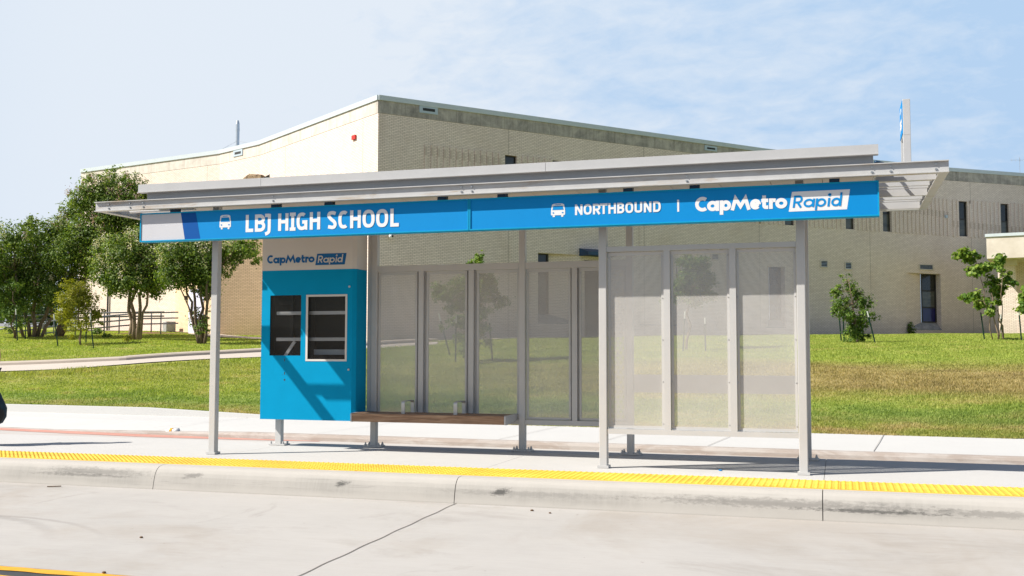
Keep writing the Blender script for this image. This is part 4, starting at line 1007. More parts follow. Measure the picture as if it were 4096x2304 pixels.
for w_ in (w1, w2):
    b = MB(); b.add([(w_[0], KY0 + .014, w_[2]), (w_[1], KY0 + .014, w_[2]), (w_[1], KY0 + .014, w_[3]), (w_[0], KY0 + .014, w_[3])], [(0, 1, 2, 3)]); b.build('pane', M['kglass'], ki)
b = MB()
for (x, z, r, h) in ((-7.048, 1.150, .006, .013), (-7.045, .972, .006, .013), (-7.044, .886, .0115, 0), (-7.075, 1.165, .003, 0), (-7.02, 1.165, .003, 0), (-7.073, .953, .003, 0), (-7.018, .953, .003, 0)):
    p = [(x + r * math.cos(q_), KY0 - .0015, z + r * math.sin(q_) + (h if math.sin(q_) > 0 else -h)) for q_ in np.linspace(0, 2 * PI, 15)[:-1]]; b.add(p, [tuple(range(14))])
b.build('keyhole', M['black'], ki)
for x, z in ((-6.105, 2.112), (-6.105, 1.027)):
    b = MB(); b.tube([(x, KY0, z), (x, KY0 - .012, z)], .014, 12); b.build('cam_lock', M['bolt'], ki)
fx = lambda a: (lambda u: at_y(u, 1040, KY0)[0])(1068.7 + (a - 1547) / (2452 - 1547) * (1258.6 - 1068.7))
bxp = [at_y(1040 + x / 6.44, 980 + y / 6.44, KY0) for x, y in ((1425, 520), (2185, 500), (2233, 203), (1475, 225))]
logo(fx, at_y(1160, 1053, KY0)[2] + .003, .112, KY0, M['logo_blue'], [(p[0], p[2]) for p in bxp], M['beige_vinyl'], hd_, M['logo_blue'], lambda a: at_y(1040 + (1490 + (a - 808) * (2125 - 1490) / (1700 - 808)) / 6.44, 1040, KY0)[0], at_y(1300, 1050.5, KY0)[2], .095)
for x in (-7.24, ):
    b = MB(); b.box(x - .041, x + .041, 12.59, 12.67, .012, kz0); lo = b.build('leg', M['steel'], ki)
    b = MB(); b.box(x - .12, x + .12, 12.55, 12.71, .004, .02)
    for sx_ in (-.09, .09):
        for sy in (12.57, 12.69): b.tube([(x + sx_, sy, .02), (x + sx_, sy, .055)], .013, 6)
    b.build('base_plate', M['steel'], lo)

# ------------------------------------------------------------------ vegetation
def leaf_mesh(name, cen, rad, n, size, m, parent, droop=.25, aspect=.55, clusters=None, shell_=.55):
    """n leaves spread over twig clusters that fill the given ellipsoids"""
    cen = np.asarray(cen, float); rad = np.asarray(rad, float)
    vol = rad.prod(axis=1); k = rng.choice(len(cen), n_c := clusters or max(8, n // 26), p=vol / vol.sum())
    d = rng.normal(size=(n_c, 3)); d /= np.linalg.norm(d, axis=1)[:, None]
    r = rng.random(n_c) ** .38
    tc = cen[k] + d * rad[k] * r[:, None]; cr = rng.uniform(.5, 1.2, n_c) * np.clip(rad[k].mean(axis=1) * .30, .10, .34)
    pick = rng.integers(0, n_c, n)
    off = rng.normal(size=(n, 3)) * cr[pick][:, None] * np.array([.62, .62, .5])
    p = tc[pick] + off
    outd = p - cen[k[pick]]; outd /= np.linalg.norm(outd, axis=1)[:, None] + 1e-6
    nrm = outd * 1.0 + rng.normal(size=(n, 3)) * .6 + np.array([0, 0, .55]); nrm /= np.linalg.norm(nrm, axis=1)[:, None]
    ax = rng.normal(size=(n, 3)) + outd * .8 - np.array([0, 0, droop]); ax -= (ax * nrm).sum(1)[:, None] * nrm; ax /= np.linalg.norm(ax, axis=1)[:, None]
    bx = np.cross(nrm, ax); L = size * rng.uniform(.65, 1.3, n)[:, None]; Wd = L * aspect
    v = np.empty((n, 4, 3)); v[:, 0] = p - ax * L * .5; v[:, 1] = p + bx * Wd * .5 + ax * L * .05; v[:, 2] = p + ax * L * .5 - nrm * L * .12; v[:, 3] = p - bx * Wd * .5 + ax * L * .05
    quad_obj(name, v.reshape(-1, 3), n, m, parent)
    return tc
def quad_obj(name, v, n, m, parent, k=4):
    l = parent['_w'] if parent is not None else (0, 0, 0)
    v = v - np.array(l)
    me = bpy.data.meshes.new(name); me.vertices.add(n * k); me.vertices.foreach_set('co', v.astype(np.float32).ravel())
    me.loops.add(n * k); me.loops.foreach_set('vertex_index', np.arange(n * k, dtype=np.int32)); me.polygons.add(n)
    me.polygons.foreach_set('loop_start', np.arange(0, n * k, k, dtype=np.int32)); me.update(calc_edges=True)
    o = bpy.data.objects.new(name, me); C.objects.link(o); me.materials.append(m)
    if parent is not None: o.parent = parent
    return o
def limb(bm, a, c, r0, r1, wig=.08, n=6):
    a, c = np.asarray(a, float), np.asarray(c, float); L = np.linalg.norm(c - a); pts = []
    for k in range(n + 1):
        t_ = k / n; pts.append(a + (c - a) * t_ + rng.normal(size=3) * wig * L * math.sin(PI * t_) * .5)
    bm.tube(pts, [r0 + (r1 - r0) * k / n for k in range(n + 1)], 7)
    return pts
def tree(name, label, cat, base_px, D, blobs, n, size, lm, trunks, group=None, flowers=None, bark_m='bark', trunk_r=.07, droop=.25, twigs=40, aspect=.55, depth=1.0, dz=0):
    """blobs: (px, py, rx_px, ry_px) on the photograph; they get their own depth around the trunk"""
    if D is None: base, D = on_ground(*base_px)
    else:
        base = at_d(*base_px, D); base[2] = float(terrain(base[0], base[1]))
    t_ = thing(name, label, cat, tuple(float(x) for x in base), group)
    cen, rad = [], []
    for q in blobs:
        px, py, rx, ry = q[:4]; dd = (q[4] if len(q) > 4 else rng.uniform(-1, 1)) * depth
        k = (D + dd) / F; cen.append(at_d(px, py, D + dd)); rad.append((rx * k, (rx + ry) / 2 * k, ry * k))
    cen, rad = np.array(cen), np.array(rad)
    tc = leaf_mesh('crown', cen, rad, n, size, M[lm], t_, droop, aspect)
    bm = MB(); ends = []
    for (bx, by, tx, ty, rr) in trunks:
        a = at_d(bx, by, D + rng.uniform(-.15, .15)); a[2] = min(a[2], float(terrain(a[0], a[1]))) - .05; c = at_d(tx, ty, D + rng.uniform(-.5, .5))
        pts = limb(bm, a, c, rr, rr * .45, .05); ends += pts[2:]
    ends = np.array(ends)
    for _ in range(twigs):
        e = tc[rng.integers(len(tc))]; lower = ends[ends[:, 2] < e[2] + .2] if (ends[:, 2] < e[2] + .2).any() else ends
        s = lower[np.argmin(np.linalg.norm(lower - e, axis=1))]; limb(bm, s, e, trunk_r * .28, trunk_r * .07, .12, 4)
    bm.build('trunk', M[bark_m], t_, smooth=True)
    if flowers:
        for (fm, nf, fs, sel) in flowers:
            idx = rng.choice(len(tc), nf); vs = []; m_ = 26
            src = tc[idx]; near_b = np.argmin(np.linalg.norm(src[:, None] - cen[None], axis=2) / rad.mean(axis=1)[None], axis=1)
            d = rng.normal(size=(nf, 3)) + np.array([0, 0, .9]) - np.array([FW[0], FW[1], 0]) * .6; d /= np.linalg.norm(d, axis=1)[:, None]
            fc = cen[near_b] + d * rad[near_b] * rng.uniform(.82, 1.12, nf)[:, None]
            n2 = nf * m_; c = np.repeat(fc, m_, 0) + rng.normal(size=(n2, 3)) * np.array([.07, .07, .11])
            u = rng.normal(size=(n2, 3)); u /= np.linalg.norm(u, axis=1)[:, None]; w = np.cross(u, rng.normal(size=(n2, 3))); w /= np.linalg.norm(w, axis=1)[:, None]
            v = np.stack([c - u * fs, c + w * fs, c + u * fs, c - w * fs], 1); quad_obj('blossom', v.reshape(-1, 3), n2, M[fm], t_)
    return t_, D

G1 = 'crape myrtles beside the ramp'
tree('crape_myrtle', 'tall crape myrtle with pinkish bloom tips reaching above the parapet corner', 'tree', (215, 1312), 47.0,
     [(395, 760, 95, 62), (520, 745, 70, 55), (460, 700, 55, 40), (330, 800, 70, 50), (470, 840, 130, 80), (300, 850, 70, 55), (380, 920, 110, 70), (540, 880, 80, 90), (250, 905, 50, 50), (470, 960, 90, 60), (360, 720, 40, 30), (560, 800, 60, 60), (300, 980, 120, 80)],
     32000, .118, 'leaf_dark', [(225, 1312, 330, 960, .11), (235, 1312, 420, 880, .10), (245, 1312, 480, 800, .09)], G1, [('pink_flower', 50, .026, 0)], trunk_r=.1, twigs=70, depth=1.2)
tree('crape_myrtle', 'broad crape myrtle with pale bloom filling the left edge behind the railing', 'tree', (130, 1318), 46.0,
     [(60, 960, 90, 70), (170, 950, 95, 75), (30, 1060, 110, 90), (150, 1070, 120, 95), (250, 1020, 90, 85), (280, 1120, 90, 80), (90, 1150, 120, 70), (200, 1165, 90, 70), (340, 1060, 70, 70), (-60, 1050, 90, 110), (230, 905, 50, 40), (330, 960, 70, 60), (120, 900, 60, 30), (0, 1175, 70, 55), (115, 1215, 70, 38), (240, 1195, 60, 35), (-80, 1180, 70, 60)],
     42000, .118, 'leaf_dark', [(120, 1318, 60, 1080, .09), (135, 1318, 150, 1060, .10), (150, 1318, 230, 1050, .09), (165, 1316, 260, 1100, .08), (95, 1320, 30, 1120, .07)], G1, [('white_flower', 38, .024, 0), ('pink_flower', 26, .024, 0)], trunk_r=.1, twigs=60, depth=1.2)
tree('crape_myrtle', 'white flowering crape myrtle with two pale trunks in a mulch bed', 'tree', (545, 1328), 43.5,
     [(500, 1010, 90, 80), (440, 1085, 75, 70), (570, 1000, 80, 80), (620, 1070, 80, 90), (530, 1110, 100, 70), (470, 1140, 60, 50), (610, 1150, 60, 45), (410, 1010, 60, 60), (580, 950, 70, 50)],
     25000, .108, 'leaf_dark', [(523, 1326, 518, 1100, .105), (533, 1326, 540, 1050, .10), (552, 1326, 575, 1090, .095), (560, 1326, 610, 1060, .07)], G1, [('white_flower', 85, .028, 0)], trunk_r=.1, twigs=50, depth=.9)
tree('crape_myrtle', 'white flowering crape myrtle with many leaning dark trunks by the lavender door', 'tree', (805, 1352), 41.0,
     [(720, 1010, 90, 80), (800, 1000, 80, 70), (690, 1090, 70, 65), (770, 1090, 90, 75), (840, 1060, 70, 80), (900, 1000, 90, 50), (980, 990, 70, 45), (830, 1150, 50, 55), (930, 1050, 45, 35), (1020, 1030, 30, 30), (790, 1270, 36, 45), (815, 1310, 36, 40), (905, 1095, 28, 16), (860, 1230, 22, 30), (735, 1250, 18, 12)],
     24000, .105, 'leaf_dark', [(795, 1352, 745, 1130, .075), (800, 1352, 770, 1100, .08), (806, 1352, 810, 1080, .08), (812, 1352, 830, 1120, .08), (818, 1350, 850, 1100, .07), (800, 1352, 720, 1150, .05)], G1, [('white_flower', 80, .028, 0)], 'twig', trunk_r=.09, twigs=50, depth=.9)
tree('young_tree', 'young yellow green tree held by green stakes in front of the railing', 'tree', (323, 1381), None,
     [(310, 1160, 55, 40), (290, 1210, 65, 45), (340, 1200, 55, 45), (270, 1260, 50, 35), (340, 1265, 60, 35), (310, 1300, 60, 28), (385, 1250, 40, 30), (280, 1140, 35, 25), (395, 1290, 30, 22), (250, 1180, 28, 22), (285, 1348, 22, 12)],
     8500, .08, 'leaf_yellow', [(323, 1384, 312, 1180, .045)], None, None, 'bark', trunk_r=.04, twigs=40, depth=.5)
tree('young_tree', 'young dark leaved tree tied to stakes at the left edge of the lawn', 'tree', (57, 1356), None,
     [(50, 1140, 40, 35), (30, 1190, 55, 45), (85, 1180, 45, 40), (60, 1240, 60, 40), (20, 1260, 40, 35), (90, 1290, 35, 25), (50, 1310, 35, 25), (100, 1220, 30, 30)],
     6500, .08, 'leaf_mid', [(57, 1358, 52, 1170, .04), (62, 1358, 70, 1220, .03)], None, None, 'twig', trunk_r=.035, twigs=35, depth=.5)
tree('young_tree', 'young slender tree with loose branches seen through the back screen', 'tree', (1862, 1447), None,
     [(1908, 1012, 14, 16), (1918, 1040, 24, 22), (1900, 1062, 36, 20), (1890, 1090, 48, 36), (1935, 1130, 48, 44), (1960, 1160, 40, 30), (1870, 1130, 40, 34), (1845, 1150, 45, 40), (1780, 1180, 55, 30), (1900, 1190, 60, 40), (1990, 1210, 45, 28), (1830, 1220, 60, 35), (1915, 1250, 55, 30), (1760, 1150, 35, 25), (1850, 1290, 60, 30), (1940, 1310, 50, 25), (1780, 1300, 30, 25), (1860, 1350, 40, 30), (1870, 1400, 40, 35), (1930, 1370, 35, 20)],
     13000, .09, 'leaf_mid', [(1862, 1450, 1880, 1240, .04), (1868, 1450, 1912, 1040, .035)], None, None, 'twig', trunk_r=.035, twigs=60, depth=.6)
tree('young_tree', 'young bushy tree seen through the middle front screen', 'tree', (2745, 1400), None,
     [(2745, 1045, 40, 28), (2800, 1060, 45, 35), (2760, 1110, 55, 35), (2820, 1120, 40, 35), (2720, 1140, 40, 30), (2780, 1165, 55, 30), (2700, 1190, 40, 22), (2830, 1180, 35, 25), (2660, 1195, 25, 18), (2775, 1200, 40, 25)],
     11000, .088, 'leaf_mid', [(2745, 1402, 2770, 1100, .045)], None, None, 'twig', trunk_r=.035, twigs=40, depth=.6)
tree('shrub_tree', 'bushy young tree between three white tipped stakes right of the shelter', 'tree', (3430, 1372), None,
     [(3375, 1105, 22, 14), (3400, 1135, 28, 22), (3350, 1165, 28, 30), (3365, 1215, 40, 30), (3420, 1175, 35, 28), (3450, 1210, 40, 35), (3390, 1250, 40, 30), (3345, 1245, 26, 22), (3460, 1260, 35, 25), (3425, 1290, 50, 30), (3420, 1330, 45, 28), (3450, 1355, 32, 18), (3400, 1355, 30, 18), (3495, 1265, 22, 16)],
     7500, .075, 'leaf_mid', [(3430, 1374, 3410, 1230, .04), (3432, 1374, 3395, 1120, .025)], None, None, 'twig', trunk_r=.035, twigs=50, depth=.5)
tree('young_sycamore', 'sparse young broad leaved tree with three leafy tufts by the entrance column', 'tree', (4018, 1360), None,
     [(3850, 1015, 30, 25), (3890, 1030, 40, 28), (3910, 1075, 40, 30), (3955, 1060, 28, 30), (4000, 1035, 25, 28), (3970, 1130, 30, 30), (4020, 1110, 28, 30), (4050, 1145, 18, 22), (4000, 1165, 35, 26), (3880, 1195, 32, 22), (3930, 1215, 34, 26), (3960, 1245, 28, 20), (3990, 1215, 30, 24), (3905, 1180, 26, 16), (4000, 1080, 20, 20)],
     3600, .125, 'leaf_syc', [(4018, 1362, 3990, 1240, .035), (3992, 1242, 3965, 1170, .028), (3968, 1175, 3905, 1050, .02), (3990, 1240, 4010, 1090, .02)], None, None, 'bark', trunk_r=.03, twigs=26, depth=.5, aspect=.8)
tree('young_sycamore', 'leafy branch of a tree cut off by the right edge of the lawn', 'tree', (4150, 1362), None,
     [(4085, 1190, 26, 18), (4100, 1225, 28, 22), (4078, 1240, 18, 14), (4150, 1160, 50, 40)], 1400, .125, 'leaf_syc', [(4150, 1364, 4130, 1180, .04)], None, None, 'bark', trunk_r=.03, twigs=12, depth=.3, aspect=.8)
tree('wall_shrub', 'small dark weed bush against the wall beneath the tall window', 'shrub', (3638, 1337), 58.5, [(3637, 1305, 12, 20), (3645, 1322, 14, 14)], 500, .10, 'leaf_mid', [(3638, 1338, 3637, 1300, .02)], None, None, 'twig', trunk_r=.02, twigs=6, depth=.2)
tree('weed_bush', 'low leafy weed on the lawn below the railing end', 'shrub', (392, 1340), None, [(388, 1328, 18, 12), (400, 1320, 14, 10)], 500, .08, 'leaf_mid', [(392, 1342, 392, 1325, .015)], None, None, 'twig', trunk_r=.02, twigs=6, depth=.2)
tree('weed_bush', 'small ragged weed on the lawn right of the yellow tree', 'shrub', (428, 1352), None, [(424, 1346, 16, 8), (436, 1342, 10, 8)], 350, .08, 'leaf_mid', [(428, 1354, 428, 1342, .012)], None, None, 'twig', trunk_r=.02, twigs=6, depth=.2)
tree('weed_bush', 'pale spindly weed on the lawn between the two white flowering trees', 'shrub', (510, 1370), None, [(510, 1355, 12, 14), (500, 1362, 10, 8)], 260, .07, 'leaf_yellow', [(510, 1372, 510, 1348, .01)], None, None, 'twig', trunk_r=.02, twigs=6, depth=.2)
# far trees beyond the slope
FT = 'distant trees past the left end of the school'
for k, (px, py, rx, ry, D, lab) in enumerate(((30, 1235, 110, 70, 105, 'distant green tree behind the pale house'), (160, 1250, 100, 62, 98, 'distant tree showing between the crape myrtle trunks'), (-70, 1210, 90, 80, 110, 'distant tree at the extreme left edge'))):
    tree('far_tree', lab, 'tree', (px, 1320), D, [(px - rx * .4, py + 15, rx * .6, ry * .7), (px + rx * .4, py + 10, rx * .6, ry * .7), (px, py - 15, rx * .6, ry * .7)], 5500, .32, 'leaf_far', [(px, 1330, px, py, .18)], FT, None, 'twig', trunk_r=.15, twigs=8, depth=2)

# mulch bed round the two pale trunks
c0, _ = on_ground(600, 1336); b = MB(); n = 28; vs = [(c0[0], c0[1], float(terrain(c0[0], c0[1])) + .10)]
for k in range(n):
    q = 2 * PI * k / n; r = 1 + .15 * math.sin(3 * q) + .1 * math.sin(7 * q); x, y = c0[0] + RT[0] * 2.2 * r * math.cos(q) + FW[0] * 1.3 * r * math.sin(q), c0[1] + RT[1] * 2.2 * r * math.cos(q) + FW[1] * 1.3 * r * math.sin(q); vs.append((x, y, float(terrain(x, y)) + .01))
b.add(vs, [(0, 1 + k, 1 + (k + 1) % n) for k in range(n)]); tag(b.build('mulch_bed', M['mulch'], smooth=True), kind='structure')

# green stakes with white tips
SG = 'green metal stakes holding the young trees'
stakes = [((70, 1365), (63, 1236), 'green stake with white tip nearest the left edge, beside the dark young tree'), ((101, 1357), (104, 1250), 'dark stake right of the dark young tree at the left edge'),
          ((232, 1387), (215, 1258), 'leaning white tipped stake left of the yellow green tree'), ((344, 1374), (344, 1268), 'upright dark stake right behind the yellow green tree'), ((374, 1395), (360, 1255), 'white tipped stake in front right of the yellow green tree'),
          ((1800, 1424), (1755, 1253), 'leaning white tipped stake left of the tree behind the bench screen'), ((1822, 1451), (1825, 1258), 'upright white tipped stake nearest the trunk behind the bench screen'), ((1970, 1441), (1955, 1258), 'white tipped stake right of the tree behind the bench screen'),
          ((2732, 1410), (2740, 1245), 'white tipped stake left of the tree behind the front screen'), ((2822, 1408), (2820, 1270), 'stake right of the tree behind the front screen'),
          ((3365, 1365), (3354, 1230), 'white tipped stake at the left of the bushy tree right of the shelter'), ((3376, 1371), (3372, 1230), 'second white tipped stake hidden in the bushy tree right of the shelter'), ((3501, 1374), (3469, 1245), 'leaning white tipped stake at the right of the bushy tree'),
          ((3938, 1361), (3923, 1250), 'dark stake left of the sparse broad leaved tree'), ((4010, 1352), (4002, 1258), 'short white tipped stake behind the sparse tree trunk'), ((4086, 1363), (4075, 1238), 'white tipped stake nearest the right edge of the photo')]
for (bp, tp_, lab) in stakes:
    g, D = on_ground(*bp); top = at_d(*tp_, D); st = thing('stake', lab, 'stake', tuple(float(x) for x in g), SG)
    d = top - g; L = np.linalg.norm(d); d /= L; hasw = 'dark stake' not in lab
    e = g + d * L * (.82 if hasw else 1.0); b = MB()
    for ax, w in ((RT, .045), (FW, .03)): b.obox(g - d * .1 - ax * w / 2 - np.cross(ax, d) * .004, ax * w, np.cross(ax, d) * .008, e - g + d * .1)
    b.build('shaft', M['post_green'], st)
    if hasw:
        b = MB()
        for ax, w in ((RT, .047), (FW, .032)): b.obox(e + d * .001 - ax * w / 2 - np.cross(ax, d) * .005, ax * w, np.cross(ax, d) * .010, top - e)
        b.build('tip', M['post_white'], st)

# ramp railing, two runs
def railing(label, pts_px, D0, D1, ph, rails, step):
    n = len(pts_px); Ds = np.linspace(D0, D1, n); tops_ = [at_d(x, y, d) for (x, y), d in zip(pts_px, Ds)]
    base = tops_[0].copy(); base[2] -= ph; r = thing('railing', label, 'railing', tuple(float(x) for x in base), 'pipe railings of the ramp')
    for dz in rails:
        b = MB(); b.tube([p - np.array([0, 0, dz]) for p in tops_], .036, 7); b.build('rail', M['pipe'], r, smooth=True)
    d = np.r_[0, np.cumsum([np.linalg.norm(tops_[k + 1] - tops_[k]) for k in range(n - 1)])]
    for s in np.arange(.05, d[-1] + .01, step):
        p = np.array([np.interp(s, d, [q[k] for q in tops_]) for k in range(3)]); gz = min(float(terrain(p[0], p[1])) - .05, p[2] - .5)
        b = MB(); b.tube([(p[0], p[1], gz), p], .032, 7); b.build('post', M['pipe'], r, smooth=True)
    return r
railing('front run of grey pipe railing with its upper rail against the school wall', [(-60, 1275), (35, 1268), (200, 1258), (360, 1253), (520, 1249), (658, 1248)], 47.0, 49.5, 1.0, (0, .19), 1.25)
railing('rear run of grey pipe railing descending to the left with four rails', [(-60, 1330), (60, 1305), (200, 1285), (380, 1268), (560, 1252), (714, 1249)], 49.5, 52.0, .95, (0, .28, .55), 1.5)
b = MB(); q = bayp(bay_s(716), .35, 0); gz = float(terrain(q[0], q[1])); b.obox(np.array([q[0], q[1], gz]), np.array([*ub, 0]) * .75, np.array([*nb, 0]) * .5, np.array([0, 0, .55]))
ut = b.build('utility_box', M['sill'], bevel=.03); tag(ut, 'small grey concrete utility box on the ground near the lavender door', 'utility box')
# house far left
hp = at_d(20, 1320, 82.0); ho = thing('house', 'small pale house with a grey roof far away at the left edge', 'house', (float(hp[0]), float(hp[1]), 1.5))
b = MB(); R3 = np.array([*RT[:2], 0]); F3 = np.array([*FW[:2], 0]); z0, z1, z2 = 1.0, at_d(20, 1306, 82)[2], at_d(20, 1290, 82)[2]
p = np.array([hp[0], hp[1], z0]) - R3 * 3.4; b.obox(p, R3 * 5.0, F3 * 5, np.array([0, 0, z1 - z0])); b.build('wall', M['housewall'], ho)
b = MB(); e0 = p + np.array([0, 0, z1 - z0 - .1]) - F3 * .5 - R3 * .4; L = R3 * 5.8; b.add([e0, e0 + L, e0 + L + F3 * 3 + np.array([0, 0, z2 - z1 + .1]), e0 + F3 * 3 + np.array([0, 0, z2 - z1 + .1]), e0 + F3 * 6 + L, e0 + F3 * 6], [(0, 1, 2, 3), (3, 2, 4, 5), (0, 3, 5), (1, 4, 2)]); b.build('roof', M['roofing'], ho)

# grass blades on the slope
def dist_poly(x, y, pl):
    d = np.full(len(x), 1e9)
    for k in range(0, len(pl) - 1):
        a, c = pl[k], pl[k + 1]; ab = c - a; t_ = np.clip(((x - a[0]) * ab[0] + (y - a[1]) * ab[1]) / (ab @ ab + 1e-9), 0, 1)
        d = np.minimum(d, np.hypot(x - a[0] - t_ * ab[0], y - a[1] - t_ * ab[1]))
    return d
n = 900000
D = 17 + 40 * rng.random(n) ** 1.7; pxs = rng.uniform(-250, 4350, n)
xx = RT[0] * (pxs - 2048) / F * D + FW[0] * D; yy = RT[1] * (pxs - 2048) / F * D + FW[1] * D
e = yy + .055 * xx - 18.79; mid = (fa + ne) / 2; wd = np.linalg.norm(fa - ne, axis=1).mean() / 2
keep = e > -.03
idx = np.where(keep)[0]; xx, yy, e, D = xx[idx], yy[idx], e[idx], D[idx]
dd = dist_poly(xx, yy, mid[::2]); dp = dist_poly(xx, yy, PATH[::2]); 
sgn = (xx * FW[0] + yy * FW[1]); keep = (dd > wd + .12) & (dp > 1.0)
xx, yy, e, D, dd = xx[keep], yy[keep], e[keep], D[keep], dd[keep]; n = len(xx)
patch = np.sin(xx * .9 + 1.3 * np.sin(yy * .7)) * np.sin(yy * 1.1 + np.sin(xx * .5))
hgt = rng.uniform(.025, .062, n) * (1 + .35 * patch) * (1 + 1.1 * np.exp(-((dd - wd - .4) / .5) ** 2)) ; hgt *= np.where(e < 1.5, .75, 1)
wdt = .005 + .00034 * D; th = rng.uniform(0, 2 * PI, n); ln = rng.uniform(.1, .7, n)
base = np.stack([xx, yy, terrain(xx, yy) - .005], 1); sd = np.stack([np.cos(th), np.sin(th), 0 * th], 1) * (wdt * rng.uniform(.6, 1.4, n))[:, None]
ph = rng.uniform(0, 2 * PI, n); tip = base + np.stack([np.cos(ph) * ln * hgt, np.sin(ph) * ln * hgt, hgt], 1)
v = np.stack([base - sd, base + sd, tip], 1).reshape(-1, 3)
o = quad_obj('grass', v, n, M['blade'], None, 3); tag(o, 'mown grass on the slope between walk and school, green with dry patches', 'grass', kind='stuff')

# ------------------------------------------------------------------ small litter
def litter():
    g = np.array([at_z(690, 1738, -.245)[0], at_z(690, 1738, -.245)[1], -.245])
    c = thing('litter_cup', 'crushed white plastic cup lying by the red painted kerb', 'litter', tuple(float(x) for x in g))
    b = MB(); pts = [(g[0] - .13, g[1], g[2] + .05), (g[0] - .05, g[1] + .01, g[2] + .06), (g[0] + .03, g[1], g[2] + .055), (g[0] + .12, g[1] + .02, g[2] + .06)]
    b.tube(pts, [.035, .055, .05, .06], 10); b.build('cup', M['white'], c, smooth=True)
    b = MB(); b.tube([(g[0] - .04, g[1], g[2] + .06), (g[0] + .01, g[1], g[2] + .06)], [.0575, .0545], 10, False); b.build('label_band', M['yellow_line'], c)
    g2 = g + np.array([.22, .02, 0]); b = MB(); b.add([(g2[0] - .06, g2[1] - .02, g2[2] + .01), (g2[0] + .03, g2[1] - .05, g2[2] + .02), (g2[0] + .09, g2[1] + .02, g2[2] + .07), (g2[0], g2[1] + .05, g2[2] + .05)], [(0, 1, 2, 3)])
    tag(b.build('dry_leaf', M['cardboard']), 'curled brown dry leaf next to the crushed cup', 'leaf')
    p = at_z(215, 1948, -.245); b = MB(); b.tube([(p[0] - .07, p[1] - .02, -.24), (p[0], p[1], -.238), (p[0] + .07, p[1] + .035, -.236)], .006, 6); tag(b.build('twig', M['twig']), 'short dark twig lying on the road under the kerb', 'twig')
    for k, (px, py, r, lab) in enumerate(((416, 2293, .012, 'small dark pebble on the yellow road line'), (2128, 2044, .014, 'reddish pebble on the road below the kerb joint'), (2200, 2054, .010, 'tiny dark pebble on the road right of the kerb joint'), (565, 2152, .012, 'small grey chip on the concrete road'))):
        p = at_z(px, py, -.25); b = MB(); b.sphere((p[0], p[1], -.244), r, 8, 5, (1.3, 1, .7)); tag(b.build('pebble', M['cardboard'], smooth=True), lab, 'pebble')
    p = at_z(2882, 1884, 0); b = MB(); b.sphere((p[0], p[1], .008), .014, 8, 4, (1.6, 1, .5)); tag(b.build('bottle_cap', M['blue'], smooth=True), 'tiny blue scrap of plastic on the platform', 'litter')
litter()

